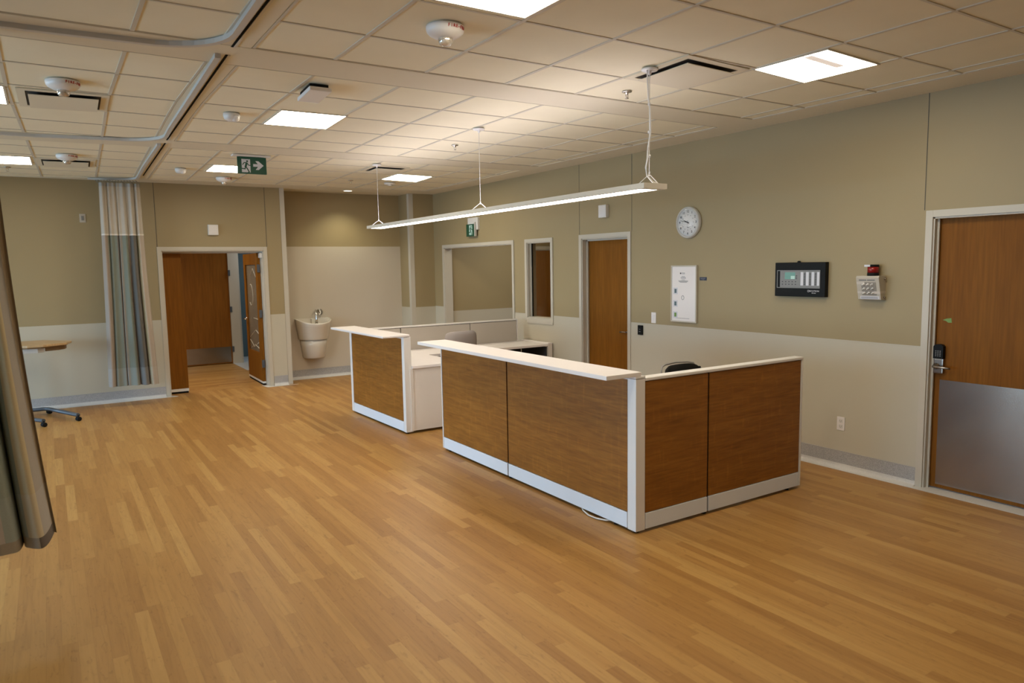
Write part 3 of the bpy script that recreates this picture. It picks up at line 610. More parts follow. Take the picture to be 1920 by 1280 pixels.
# ---------------------------------------------------------------- chairs
def chair(name, label, loc, rz, seatz, topz, w, backmat, seatmat, shellmat, rim, drop=0.03):
    """local -y is the front of the chair"""
    t = thing(name, label, 'chair', loc, rz)
    mb = MB(); P = []
    nb = 15; nh = 12; zb = seatz + 0.10
    for side in (0, 1):
        rows = []
        for j in range(nh + 1):
            v = j / nh; z = zb + (topz - zb) * v
            ww = w / 2 * (0.92 + 0.08 * math.sin(v * PI)) * (1 - 0.08 * max(0, v - 0.85) / 0.15 * max(0, v - 0.85) / 0.15)
            yb = 0.20 + 0.09 * v + 0.02 * math.sin(v * PI)
            row = []
            for i in range(nb + 1):
                u = -1 + 2 * i / nb
                zz = z - (drop * u ** 6 if j == nh else 0)
                edge = (1 - abs(u) ** 6) * (1 - (2 * v - 1) ** 8 if 0 < j < nh else 0.25)
                th = 0.032 * edge + 0.006
                row.append((u * ww, yb - 0.05 * u * u + (th if side else -th), zz))
            rows.append(row)
        P.append(rows)
    V0 = mb.grid(P[0]); V1 = mb.grid(P[1])
    nR = len(V0)
    rimv = lambda V: V[0] + [r[-1] for r in V[1:-1]] + V[-1][::-1] + [r[0] for r in V[1:-1]][::-1]
    a, b = rimv(V0), rimv(V1)
    for k in range(len(a)):
        f = mb.bm.faces.new((a[k], a[(k + 1) % len(a)], b[(k + 1) % len(b)], b[k])); f.smooth = True
    mb.build('backrest', backmat, t, True)
    if rim:
        mb = MB(); z1 = topz
        pts = [(-w * 0.47, 0.262, z1 - 0.16), (-w * 0.47, 0.285, z1 - 0.05), (-w * 0.42, 0.30, z1 - 0.006), (-w * 0.3, 0.318, z1 + 0.006), (0, 0.334, z1 + 0.012), (w * 0.3, 0.318, z1 + 0.006), (w * 0.42, 0.30, z1 - 0.006), (w * 0.47, 0.285, z1 - 0.05), (w * 0.47, 0.262, z1 - 0.16)]
        mb.tube(pts, 0.008, 8); mb.build('shell_rim', shellmat, t, True)
    mb = MB(); mb.box((-w * 0.5, -0.25, seatz - 0.07), (w * 0.5, 0.2, seatz), 0.032, 4); mb.build('seat', seatmat, t, True)
    mb = MB(); mb.box((-0.04, 0.14, seatz - 0.085), (0.04, 0.27, seatz - 0.07)); mb.tube([(0, 0.22, seatz - 0.08), (0, 0.29, seatz - 0.03), (0, 0.305, seatz + 0.12), (0, 0.28, seatz + 0.2)], 0.018, 8); mb.build('back_bracket', 'black', t, True)
    mb = MB(); mb.lathe([(0.03, 0.10), (0.03, seatz - 0.2), (0.018, seatz - 0.2), (0.018, seatz - 0.07)], 14); mb.build('gas_column', 'black', t, True)
    mb = MB()
    for k in range(5):
        an = 2 * PI * k / 5 + 0.3
        mb.tube([(0.02 * math.cos(an), 0.02 * math.sin(an), 0.115), (0.15 * math.cos(an), 0.15 * math.sin(an), 0.10), (0.29 * math.cos(an), 0.29 * math.sin(an), 0.075)], [0.028, 0.022, 0.016], 8)
    mb.build('star_base', shellmat, t, True)
    for k in range(5):
        an = 2 * PI * k / 5 + 0.3
        mb = MB(Matrix.Translation((0.28 * math.cos(an), 0.28 * math.sin(an), 0.028)) @ Matrix.Rotation(an, 4, 'Z') @ Matrix.Rotation(PI / 2, 4, 'X'))
        mb.lathe([(0.012, -0.022), (0.028, -0.02), (0.028, -0.004), (0.012, -0.003), (0.012, 0.003), (0.028, 0.004), (0.028, 0.02), (0.012, 0.022)], 14)
        mb.tube([(0, 0.02, 0), (0, 0.052, 0)], 0.008, 6); mb.build('caster', 'black', t, True)
    for s in (-1, 1):
        mb = MB(); mb.tube([(s * 0.19, 0.05, seatz - 0.072), (s * (w * 0.5 + 0.04), 0.05, seatz - 0.07), (s * (w * 0.5 + 0.05), 0.04, seatz + 0.10), (s * (w * 0.5 + 0.045), 0.03, seatz + 0.16)], 0.012, 8)
        mb.box((s * (w * 0.5 + 0.045) - 0.03, -0.11, seatz + 0.155), (s * (w * 0.5 + 0.045) + 0.03, 0.11, seatz + 0.18), 0.008); mb.build('armrest', 'black', t, True)
    return t
chair('office_chair', 'grey woven fabric office chair with its back to the counter, at the beige screen', (4.12, 7.83, 0), PI + 0.08, 0.46, 1.026, 0.47, 'greyf', 'greyf', 'black', False, 0.02)
chair('task_chair', 'black office chair with pale rim showing above the wood side panel', (4.675, 4.25, 0), 0.02, 0.45, 0.900, 0.47, 'black', 'charc', 'rimgrey', True)

# ---------------------------------------------------------------- pendant
pz0, pz1 = 2.272, 2.309; PLEN = 4.99
pd = thing('pendant_light', 'long slim white linear pendant lamp hanging over the reception desk', 'lamp', (3.33, 3.45, pz0), math.radians(-1.15))
mb = MB(); hw = 0.10
mb.box((-hw, 0, 0.002), (-hw + 0.028, PLEN, 0.037), 0.002); mb.box((hw - 0.028, 0, 0.002), (hw, PLEN, 0.037), 0.002); mb.box((-hw + 0.028, 0, 0.002), (hw - 0.028, 0.06, 0.037)); mb.box((-hw + 0.028, PLEN - 0.06, 0.002), (hw - 0.028, PLEN, 0.037)); mb.box((-hw + 0.028, 0.06, 0.014), (hw - 0.028, PLEN - 0.06, 0.026))
mb.build('housing', 'housing', pd, True)
mb = MB(); mb.box((-hw + 0.0285, 0.0605, 0.003), (hw - 0.0285, PLEN - 0.0605, 0.0135)); mb.build('diffuser', 'lampp', pd, True)
mb = MB(); mb.box((-hw + 0.03, 0.08, 0.0265), (hw - 0.03, PLEN - 0.08, 0.032)); mb.build('up_light', 'lampu', pd, True)
topz = HC - pz0
for k, yy in enumerate((0.06, 2.31, 4.84)):
    mb = MB(Matrix.Translation((0, yy, 0))); mb.tube([(0, 0, 0.10), (0, 0, topz - 0.02)], 0.0022 if k else 0.0026, 6)
    cb = mb.build('suspension_cable', 'frame', pd, True)
    mb = MB(Matrix.Translation((0, yy, topz - 0.0055))); mb.lathe([(0.0, 0.0), (0.052, 0.0), (0.055, -0.006), (0.05, -0.012), (0.012, -0.014), (0.010, -0.035), (0.0, -0.035)], 20, cap=False); mb.build('ceiling_canopy', 'white', cb, True)
    mb = MB(Matrix.Translation((0, yy, 0))); mb.tube([(-hw + 0.012, 0, 0.036), (0, 0, 0.10), (hw - 0.012, 0, 0.036)], 0.003, 6); mb.tube([(0, 0, 0.09), (0, 0, 0.115)], 0.006, 8); mb.build('hanger_yoke', 'frame', cb, True)
mb = MB(); mb.tube([(-0.03, 0.05, topz - 0.012), (-0.012, 0.056, topz - 0.20), (0.0, 0.058, topz - 0.24), (0.0, 0.05, topz - 0.40), (-0.012, 0.06, topz - 0.50), (-0.016, 0.06, 0.20), (-0.035, 0.055, 0.14), (-0.03, 0.05, 0.09), (0.02, 0.05, 0.05), (0.06, 0.04, 0.038)], 0.0055, 8); mb.build('power_cord', 'frame', pd, True)
for zz in (topz - 0.225, topz - 0.40, 0.215):
    mb = MB(); mb.lathe([(0.009, zz - 0.008), (0.009, zz + 0.008)], 8, Matrix.Translation((-0.004, 0.058, 0))); mb.build('cord_clip', 'white', pd, True)

# ---------------------------------------------------------------- ceiling lights
LG = 'square recessed ceiling lights'
def ceiling_light(pts, label, strip=False, z=HC, lamp='lampw'):
    cx = sum(p[0] for p in pts) / 4; cy = sum(p[1] for p in pts) / 4
    t = thing('ceiling_light', label, 'light', (cx, cy, z), 0, LG)
    def ins(d): return [(p[0] + (d if p[0] < cx else -d), p[1] + (d if p[1] < cy else -d)) for p in pts]
    o = pts; i_ = ins(0.014); fr = MB(Matrix.Translation((0, 0, z)))
    for k in range(4):
        a, b = o[k], o[(k + 1) % 4]; c, d = i_[(k + 1) % 4], i_[k]
        fr.prism([a, b, c, d], -0.003, 0.004)
    fr.build('frame', 'tbar', t)
    mb = MB(Matrix.Translation((0, 0, z))); mb.prism(ins(0.0142), -0.0015, 0.003); mb.build('diffuser', lamp, t)
    if strip:
        mb = MB(Matrix.Translation((0, 0, z))); x0, y0 = i_[0]
        mb.prism([(x0 + 0.002, 2.80), (x0 + 0.40, 2.835), (x0 + 0.40, 2.895), (x0 + 0.002, 2.86)], -0.007, -0.002); mb.build('strip', 'stripglow', t)
    return t
def rect(x0, x1, y0, y1): return [(x0, y0), (x1, y0), (x1, y1), (x0, y1)]
ceiling_light([(1.625, 5.82), (2.165, 5.80), (2.195, 6.43), (1.635, 6.45)], 'bright square ceiling light left of the pendant, in front of the hanging exit sign')
ceiling_light([(3.97, 2.68), (4.575, 2.715), (4.565, 3.265), (3.945, 3.21)], 'bright ceiling light at upper right with a grey strip across it', True)
ceiling_light(rect(1.55, 2.125, 2.55, 3.135), 'bright ceiling light cut off by the top edge of the view')
ceiling_light([(1.735, 9.15), (2.33, 9.13), (2.345, 9.77), (1.755, 9.8)], 'ceiling light partly hidden by the hanging exit sign')
ceiling_light([(4.025, 9.04), (4.585, 9.09), (4.645, 9.76), (4.05, 9.68)], 'far ceiling light above the low end of the pendant')
ceiling_light(rect(-0.74, -0.145, 5.935, 6.56), 'ceiling light at the left edge beside the nearer left vent', lamp='lampl')
ceiling_light([(-0.65, 9.42), (-0.055, 9.355), (-0.042, 10.025), (-0.65, 10.09)], 'ceiling light at the left edge beside the farther left vent', lamp='lampl')

# ---------------------------------------------------------------- air diffusers
def air_vent(pts, label):
    cx = sum(p[0] for p in pts) / 4; cy = sum(p[1] for p in pts) / 4
    t = thing('air_vent', label, 'vent', (cx, cy, HC), 0, 'square ceiling air vents')
    sc = lambda f: [(cx + (p[0] - cx) * f, cy + (p[1] - cy) * f) for p in pts]
    T = Matrix.Translation((0, 0, HC)); A, B = sc(1.0), sc(0.82)
    fr = MB(T)
    for k in range(4): fr.prism([A[k], A[(k + 1) % 4], B[(k + 1) % 4], B[k]], -0.004, 0.003)
    fr.build('frame', 'gyp', t)
    mb = MB(T); mb.prism(B, -0.001, 0.003); mb.build('throat', 'throat', t)
    mb = MB(T); mb.prism(sc(0.76), -0.024, -0.020, 0.001); mb.build('face_plate', 'gyp', t)
    for f in (-1, 1):
        mb = MB(T); mb.tube([(cx + f * 0.12, cy, -0.0195), (cx + f * 0.12, cy, -0.001)], 0.006, 6); mb.build('bracket', 'gap', t)
    return t
air_vent([(3.325, 3.17), (3.925, 3.21), (3.94, 3.81), (3.35, 3.78)], 'big square air vent beside the pendant cord at upper right')
air_vent([(3.44, 8.42), (3.93, 8.43), (3.95, 8.93), (3.47, 8.93)], 'small looking air vent in front of the far ceiling light')
air_vent([(-0.09, 5.95), (0.462, 5.91), (0.478, 6.50), (-0.08, 6.57)], 'nearer of the two air vents in the left bay ceiling')
air_vent([(-0.02, 9.42), (0.545, 9.33), (0.565, 9.97), (0.0, 10.06)], 'farther of the two air vents in the left bay ceiling')

# ---------------------------------------------------------------- detectors, sprinklers, sensors
def detector(x, y, label, sc=1.0, yaw=0.0):
    t = thing('smoke_alarm', label, 'alarm', (x, y, HC), 0, 'white ceiling alarms with clear strobes')
    Mx = ceilM(x, y, HC) @ Matrix.Scale(sc, 4)
    mb = MB(Mx); mb.lathe([(0.0, 0.0), (0.098, 0.0), (0.100, 0.012), (0.096, 0.03), (0.085, 0.042), (0.06, 0.055), (0.04, 0.060), (0.0, 0.060)], 32, cap=False); mb.build('body', 'white', t)
    mb = MB(Mx); mb.lathe([(0.036, 0.06), (0.038, 0.068), (0.034, 0.085), (0.025, 0.095), (0.0, 0.098)], 20, cap=False); mb.build('strobe', 'clear', t)
    # lettering around the rim, on the side turned to the viewer's right
    w = math.atan2(-y, -x)
    for k, ch in enumerate('FIRE-FEU'):
        a = w + math.radians(12 + 8.5 * k)
        pos = Vector((x + 0.099 * sc * math.cos(a), y + 0.099 * sc * math.sin(a), HC - 0.020 * sc))
        out = Vector((math.cos(a), math.sin(a), -0.12)).normalized(); up = Vector((0, 0, 1)); rt = up.cross(out).normalized(); up = out.cross(rt)
        mm = Matrix((rt, up, out)).transposed().to_4x4(); mm.translation = pos
        text(ch, 0.021 * sc, mm, 'redink', 'letter', t, 0.001, bold=0.0008)
    return t
detector(1.83, 3.445, 'round white fire alarm with strobe above the middle of the room')
detector(0.175, 5.62, 'white strobe alarm in front of the nearer left vent')
detector(0.265, 9.05, 'white strobe alarm in front of the farther left vent')
detector(2.09, 10.36, 'white strobe alarm beneath the half hidden light near the back wall')
def pir(x, y, label):
    t = thing('motion_sensor', label, 'sensor', (x, y, HC), 0, 'ceiling motion sensors')
    Mx = ceilM(x, y, HC)
    mb = MB(Mx); mb.lathe([(0.062, 0.0), (0.064, 0.02), (0.056, 0.045), (0.035, 0.058), (0.0, 0.06)], 24); mb.build('body', 'whitep', t)
    mb = MB(Mx @ Matrix.Translation((0.02, 0.03, 0.035)) @ Matrix.Rotation(-0.7, 4, 'X')); mb.lathe([(0.032, 0.0), (0.03, 0.016), (0.02, 0.024), (0, 0.026)], 20); mb.build('lens', 'white', t)
pir(1.325, 6.14, 'round white motion sensor left of the nearer middle ceiling light'); pir(1.455, 9.66, 'round motion sensor left of the half hidden ceiling light')
def sprinkler(x, y, label):
    t = thing('sprinkler', label, 'sprinkler', (x, y, HC), 0, 'chrome ceiling sprinklers')
    Mx = ceilM(x, y, HC)
    mb = MB(Mx); mb.lathe([(0.0, 0), (0.036, 0.0), (0.037, 0.004), (0.025, 0.008), (0.011, 0.010), (0.010, 0.022), (0, 0.022)], 20, cap=False); mb.build('escutcheon', 'chrome', t)
    mb = MB(Mx); mb.tube([(-0.009, 0, 0.02), (-0.012, 0, 0.032), (0, 0, 0.045), (0.012, 0, 0.032), (0.009, 0, 0.02)], 0.0025, 6); mb.lathe([(0.0, 0.045), (0.014, 0.045), (0.014, 0.048), (0, 0.048)], 14, cap=False); mb.build('deflector', 'chrome', t)
sprinkler(3.63, 4.06, 'chrome sprinkler left of the pendant cord'); sprinkler(3.62, 6.67, 'chrome sprinkler beside the middle pendant cable')
sprinkler(3.72, 9.97, 'chrome sprinkler near the alcove downlight'); sprinkler(-0.30, 10.36, 'chrome sprinkler at the far left beside the left edge light')
# access point
ap = thing('access_point', 'flat square white wireless unit tilted below the ceiling', 'router', (1.635, 5.03, HC))
Mx = ceilM(1.635, 5.02, HC) @ Matrix.Rotation(math.radians(-4), 4, 'X')
mb = MB(Mx); mb.box((-0.075, -0.145, 0.035), (0.075, 0.145, 0.062), 0.008); mb.build('body', 'white', ap)
mb = MB(Mx); mb.box((-0.06, -0.12, 0.004), (0.07, 0.10, 0.035), 0.004); mb.build('bracket', 'black', ap)
mb = MB(Mx @ Matrix.Translation((0.066, -0.146, 0.05)) @ Matrix.Rotation(PI / 2, 4, 'X')); mb.lathe([(0.006, 0), (0.006, 0.003)], 10); mb.build('indicator', 'led', ap)
# alcove downlight and flat speaker
dl = thing('downlight', 'small round downlight in the ceiling board above the alcove', 'light', (4.16, 11.3, HC))
mb = MB(ceilM(4.16, 11.3)); mb.lathe([(0.085, 0.0), (0.085, 0.004), (0.07, 0.006), (0.07, -0.002)], 28, cap=False); mb.build('ring', 'white', dl)
mb = MB(ceilM(4.16, 11.3)); mb.lathe([(0.0, 0.003), (0.069, 0.003), (0.069, 0.001), (0, 0.001)], 28, cap=False); mb.build('lens', 'lampd', dl)
sp = thing('heat_detector', 'flat round white disc on the ceiling behind the far light', 'alarm', (4.35, 10.05, HC))
mb = MB(ceilM(4.35, 10.05)); mb.lathe([(0.0, 0), (0.085, 0.0), (0.082, 0.016), (0.05, 0.028), (0, 0.03)], 28, cap=False); mb.build('body', 'whitep', sp)
mb = MB(ceilM(4.35, 10.05)); mb.lathe([(0.0, 0.03), (0.03, 0.03), (0.026, 0.036), (0, 0.037)], 18, cap=False); mb.build('cap', 'white', sp)

# ---------------------------------------------------------------- exit signs
def stroke(mb, pts, w, w0, w1):
    for (a, b), (c, d) in zip(pts, pts[1:]):
        dx, dy = c - a, d - b; L = math.hypot(dx, dy); nx, ny = -dy / L * w / 2, dx / L * w / 2; ex, ey = dx / L * w * 0.3, dy / L * w * 0.3
        mb.prism([(a + nx - ex, b + ny - ey), (a - nx - ex, b - ny - ey), (c - nx + ex, d - ny + ey), (c + nx + ex, d + ny + ey)], w0, w1)
def runner(Mx, s, par, doormat, manmat):
    """doorway 0.09 x 0.145 and running figure, origin at doorway's lower left"""
    mb = MB(Mx); mb.prism([(0, 0), (0.09 * s, 0), (0.09 * s, 0.14 * s), (0, 0.14 * s)], 0.0, 0.0012); mb.build('doorway_symbol', doormat, par)
    mb = MB(Mx); q = lambda *p: [(u * s, v * s) for u, v in p]
    mb.lathe([(0.0, 0.0012), (0.0105 * s, 0.0012), (0.0105 * s, 0.0024), (0, 0.0024)], 16, Matrix.Translation((0.058 * s, 0.118 * s, 0)), cap=False)
    stroke(mb, q((0.052, 0.098), (0.040, 0.06)), 0.021 * s, 0.0012, 0.0024)
    stroke(mb, q((0.053, 0.102), (0.026, 0.102), (0.010, 0.080)), 0.009 * s, 0.0012, 0.0022)
    stroke(mb, q((0.054, 0.100), (0.074, 0.076), (0.096, 0.074)), 0.009 * s, 0.0012, 0.0021)
    stroke(mb, q((0.037, 0.06), (0.034, 0.036), (-0.002, 0.040)), 0.011 * s, 0.0012, 0.0023)
    stroke(mb, q((0.043, 0.06), (0.062, 0.03), (0.075, 0.006), (0.066, -0.002)), 0.012 * s, 0.0012, 0.002)
    mb.build('running_figure', manmat, par)
es1 = thing('exit_sign', 'green running man exit sign with arrow hanging from the ceiling', 'sign', (1.96, 8.25, HC))
mb = MB(); mb.box((1.76, 8.20, HC - 0.018), (2.155, 8.30, HC), 0.004); mb.build('mounting_plate', 'whitep', es1)
E1 = Matrix.Translation((1.962, 8.24, 2.925)) @ Matrix.Rotation(math.radians(-1.5), 4, 'Z') @ Matrix(((1, 0, 0, 0), (0, 0, -1, 0), (0, 1, 0, 0), (0, 0, 0, 1)))
mb = MB(E1); mb.box((-0.152, -0.088, -0.012), (0.152, 0.092, 0.0), 0.001); mb.box((-0.13, 0.0915, -0.009), (0.13, 0.105, -0.003)); pn = mb.build('sign_panel', 'green', es1)
runner(E1 @ Matrix.Translation((-0.108, -0.072, 0.0003)), 1.0, pn, 'signw', 'green')
mb = MB(E1); mb.prism([(0.012, -0.008), (0.012, 0.020), (0.062, 0.020), (0.036, 0.052), (0.068, 0.052), (0.122, 0.006), (0.068, -0.042), (0.036, -0.042), (0.062, -0.008)], 0.0003, 0.0015); mb.build('arrow_symbol', 'signw', pn)
es2 = thing('exit_sign', 'green running man exit sign on the right wall above the corridor opening', 'sign', (XR, 9.9, 2.26))
E2 = wallR(9.91, 2.262)
mb = MB(E2); mb.box((-0.155, 0.10, 0), (0.16, 0.29, 0.035), 0.003); mb.build('mounting_plate', 'whitep', es2)
mb = MB(E2); mb.box((-0.165, 0.0, 0.035), (0.10, 0.19, 0.058), 0.002); pn = mb.build('sign_panel', 'green', es2)
mb = MB(E2); mb.box((0.1005, 0.0, 0.03), (0.115, 0.215, 0.066), 0.001); mb.build('edge_trim', 'alu', es2)
runner(E2 @ Matrix.Translation((-0.07, 0.022, 0.0583)), 1.08, pn, 'signlit', 'green')

# ---------------------------------------------------------------- wall clock
ck = thing('wall_clock', 'round white wall clock with a silver rim on the right wall', 'clock', (XR, 5.385, 2.215))
CM = wallR(5.392, 2.213)
mb = MB(CM); mb.lathe([(0.0, 0.0), (0.163, 0.0), (0.166, 0.012), (0.162, 0.036), (0.150, 0.046), (0.142, 0.044), (0.140, 0.030), (0.0, 0.030)], 48, cap=False); mb.build('rim', 'alu', ck)
mb = MB(CM); mb.lathe([(0.0, 0.031), (0.139, 0.031), (0.139, 0.0305), (0, 0.0305)], 48, cap=False); mb.build('dial', 'white', ck)
for h in range(1, 13):
    a = PI / 2 - h * PI / 6
    text(str(h), 0.034, CM @ Matrix.Translation((0.113 * math.cos(a), 0.113 * math.sin(a), 0.0315)), 'ink', 'numeral', ck, 0.0005, bold=0.0006)
    text(str(h % 12 + 12) if h < 12 else '24', 0.014, CM @ Matrix.Translation((0.078 * math.cos(a), 0.078 * math.sin(a), 0.0315)), 'greyink', 'small_numeral', ck, 0.0005)
def hand(ang, L, w, nm, z):
    mb = MB(CM @ Matrix.Rotation(-ang, 4, 'Z')); mb.prism([(-w, -0.02), (w, -0.02), (w * 0.5, L), (-w * 0.5, L)], z, z + 0.001); mb.build(nm, 'ink', ck)
hand(math.radians(294), 0.062, 0.005, 'hour_hand', 0.0335); hand(math.radians(283), 0.102, 0.0035, 'minute_hand', 0.035)
hand(math.radians(180), 0.055, 0.001, 'second_hand', 0.0365)
mb = MB(CM); mb.lathe([(0.0, 0.033), (0.006, 0.033), (0.006, 0.038), (0, 0.038)], 12, cap=False); mb.build('hub', 'ink', ck)
mb = MB(CM); mb.box((-0.012, -0.056, 0.0312), (0.022, -0.050, 0.0316)); mb.build('maker_mark', 'greyink', ck)
mb = MB(CM); mb.lathe([(0.0, 0.041), (0.08, 0.0405), (0.141, 0.038)], 40, cap=False); mb.build('cover_glass', 'glass', ck)

# ---------------------------------------------------------------- white notice board
wbd = thing('notice_board', 'tall white framed information board under the clock', 'board', (XR, 5.455, 1.466))
WM = wallR(5.455, 1.466); hw_, hh = 0.183, 0.302
mb = MB(WM)
for a, b in (((-hw_, -hh), (-hw_ + 0.014, hh)), ((hw_ - 0.014, -hh), (hw_, hh)), ((-hw_ + 0.014, hh - 0.014), (hw_ - 0.014, hh)), ((-hw_ + 0.014, -hh), (hw_ - 0.014, -hh + 0.014))): mb.box((*a, 0.0), (*b, 0.024), 0.002)
mb.build('frame', 'trim', wbd)
mb = MB(WM); mb.box((-hw_ + 0.013, -hh + 0.013, 0.002), (hw_ - 0.013, hh - 0.013, 0.018)); mb.build('board', 'lam', wbd)
mb = MB(WM)
for y, w in ((0.222, 0.045), (0.213, 0.05), (0.186, 0.045), (0.175, 0.075), (0.166, 0.07), (0.150, 0.05), (0.139, 0.14), (0.131, 0.13), (0.124, 0.10)):
    n = int(w / 0.012)
    for k in range(n): mb.box((-0.005 - w / 2 + k * w / n, y - 0.0028, 0.018), (-0.005 - w / 2 + (k + random.uniform(0.6, 0.92)) * w / n, y + 0.0028, 0.0186))
for k in range(16): mb.box((-0.115 + k * 0.0125, -0.262, 0.018), (-0.115 + (k + 0.8) * 0.0125, -0.258, 0.0186))
mb.build('printed_lines', 'greyink', wbd)
mb = MB(WM); mb.lathe([(0.0, 0.018), (0.009, 0.018), (0.009, 0.0188), (0, 0.0188)], 14, Matrix.Translation((-0.045, 0.218, 0)), cap=False); mb.build('logo', 'ink', wbd)
for y, nm, mt in ((0.03, 'picture_label', 'blue'), (-0.105, 'picture_label', 'greyink'), (-0.225, 'picture_label', 'tape')):
    mb = MB(WM); mb.box((-0.15, y - 0.035, 0.018), (-0.085, y + 0.035, 0.0187)); pl_ = mb.build(nm, 'signw', wbd)
    mb = MB(WM); mb.box((-0.133, y - 0.022, 0.0187), (-0.102, y + 0.022, 0.0192)); mb.build('printed_image', 'blue' if mt == 'greyink' else mt, pl_)
mb = MB(WM); mb.tube([(-0.012 + 0.017 * math.cos(a * PI / 8), -0.04 + 0.022 * math.sin(a * PI / 8), 0.019) for a in range(17)], 0.0022, 6); mb.build('round_mark', 'greyink', wbd)
pl = thing('name_plate', 'small navy plate with pale lettering beside the information board', 'sign', (XR, 5.2, 1.63))
mb = MB(wallR(5.2, 1.628)); mb.box((-0.047, -0.017, 0), (0.047, 0.017, 0.003)); mb.build('plate', 'navy', pl)
mb = MB(wallR(5.2, 1.628))
for y, w in ((0.006, 0.07), (-0.001, 0.06), (-0.009, 0.03)):
    n = int(w / 0.009)
    for k in range(n): mb.box((-w / 2 + k * w / n, y - 0.002, 0.003), (-w / 2 + (k + 0.75) * w / n, y + 0.002, 0.0036))
mb.build('lettering', 'greyink', pl)

# ---------------------------------------------------------------- fire alarm annunciator
fp = thing('fire_panel', 'black wall panel with green display and four pale label strips', 'panel', (XR, 4.015, 1.47))
FM = wallR(4.033, 1.632)
mb = MB(FM); mb.box((-0.255, -0.155, 0), (0.255, 0.150, 0.05), 0.006); mb.lathe([(0.0, 0), (0.012, 0), (0.012, 0.02), (0, 0.02)], 12, Matrix.Translation((-0.02, 0.152, 0.02)), cap=False); mb.build('case', 'black', fp)
mb = MB(FM)
for a, b in (((-0.232, 0.075), (0.207, 0.081)), ((-0.232, -0.079), (0.207, -0.073)), ((-0.232, -0.073), (-0.226, 0.075)), ((0.201, -0.073), (0.207, 0.075))): mb.box((*a, 0.05), (*b, 0.053))
mb.build('window_frame', 'panelgrey', fp)
mb = MB(FM); mb.box((-0.200, -0.072, 0.05), (0.2, 0.074, 0.0508)); mb.build('face', 'panelgrey', fp)
mb = MB(FM); mb.box((-0.150, 0.0, 0.0508), (-0.042, 0.062, 0.0514)); mb.build('display', 'lcd', fp)
mb = MB(FM); mb.box((-0.087, 0.002, 0.0514), (-0.046, 0.030, 0.0518)); mb.build('painted_reflection', 'signlit', fp)  # pale patch painted on the display as a reflection
for k in range(4):
    x = 0.014 + k * 0.0545
    mb = MB(FM); mb.box((x, -0.055, 0.0508), (x + (0.027 if k < 3 else 0.022), 0.064, 0.0515)); mb.build('label_strip', 'signw', fp)
mb = MB(FM)
for k in range(3):
    for j in range(9): mb.box((0.046 + k * 0.0545, -0.05 + j * 0.012, 0.0508), (0.062 + k * 0.0545, -0.044 + j * 0.012, 0.0513))
for i in range(5):
    for j in range(2): mb.box((-0.178 + i * 0.034, -0.026 - j * 0.024, 0.0508), (-0.168 + i * 0.034, -0.018 - j * 0.024, 0.0516))
for j in range(3): mb.box((-0.036, 0.002 + j * 0.013, 0.0508), (-0.022, 0.008 + j * 0.013, 0.0516))
mb.build('buttons', 'ink', fp)
text('SECUTRON', 0.019, FM @ Matrix.Translation((0.151, -0.103, 0.0502)), 'signw', 'brand_lettering', fp)
text('MR-2900', 0.011, FM @ Matrix.Translation((0.148, -0.121, 0.0502)), 'signw', 'model_lettering', fp)
mb = MB(FM); mb.tube([(0.094 + 0.008 * math.cos(a * PI / 8), -0.103 + 0.008 * math.sin(a * PI / 8), 0.0505) for a in range(17)], 0.0014, 6); mb.build('brand_emblem', 'signw', fp)

# ---------------------------------------------------------------- intercom box with red beacon
ib = thing('alarm_box', 'putty coloured metal switch box with red beacon beside the near door', 'alarm', (XR, 3.37, 1.46))
IM = wallR(3.362, 1.565)
mb = MB(IM)
pr = [(0.0, -0.10), (0.062, -0.092), (0.105, 0.085), (0.095, 0.10), (0.0, 0.10)]    # (out, up) profile, deeper at the top
pts0 = [(-0.10, v, w) for w, v in pr]; pts1 = [(0.093, v, w) for w, v in pr]
va = [mb.bm.verts.new(IM @ Vector(p)) for p in pts0]; vb = [mb.bm.verts.new(IM @ Vector(p)) for p in pts1]
mb.bm.faces.new(va); mb.bm.faces.new(vb[::-1])
for k in range(5): mb.bm.faces.new((va[k], vb[k], vb[(k + 1) % 5], va[(k + 1) % 5]))
mb.build('case', 'putty', ib)
sl = math.atan2(0.043, 0.177)
SM = IM @ Matrix.Translation((0, -0.0035, 0.0835 + 0.0007)) @ Matrix.Rotation(sl, 4, 'X')
mb = MB(SM); mb.box((-0.06, -0.055, 0), (0.065, 0.055, 0.001)); mb.build('face_label', 'facegrey', ib)
for i in range(3):
    for j in range(3):
        mb = MB(SM @ Matrix.Translation((-0.038 + i * 0.036, -0.034 + j * 0.036, 0.001))); mb.lathe([(0.0085, 0.0), (0.0085, 0.003), (0.005, 0.004), (0.004, 0.016), (0.0055, 0.022), (0, 0.024)], 12); mb.build('toggle_switch', 'white', ib)
mb = MB(SM)
for a, b in (((-0.075, 0.066), (-0.012, 0.077)), ((-0.004, 0.066), (0.06, 0.077))):
    n = 8; w = (b[0] - a[0]) / n
    for k in range(n): mb.box((a[0] + k * w, a[1], 0), (a[0] + (k + 0.75) * w, b[1], 0.0008))
for j in range(2):
    for k in range(15): mb.box((-0.07 + k * 0.0095, -0.074 - j * 0.009, 0.0012), (-0.07 + (k + 0.7) * 0.0095, -0.069 - j * 0.009, 0.0018))
mb.build('printed_lines', 'greyink', ib)
mb = MB(SM); mb.box((-0.078, -0.088, 0.0002), (0.083, -0.062, 0.0012)); mb.build('paper_label', 'signw', ib)
mb = MB(SM); mb.box((-0.098, -0.040, 0.0015), (-0.045, -0.024, 0.0025)); mb.build('tape_strip', 'cleartape', ib); mb = MB(SM); mb.box((0.042, -0.042, 0.0015), (0.093, -0.022, 0.0025)); mb.build('tape_strip', 'cleartape', ib); mb = MB(SM); mb.box((-0.098, 0.038, 0.0015), (-0.03, 0.056, 0.0025)); mb.build('tape_strip', 'cleartape', ib)
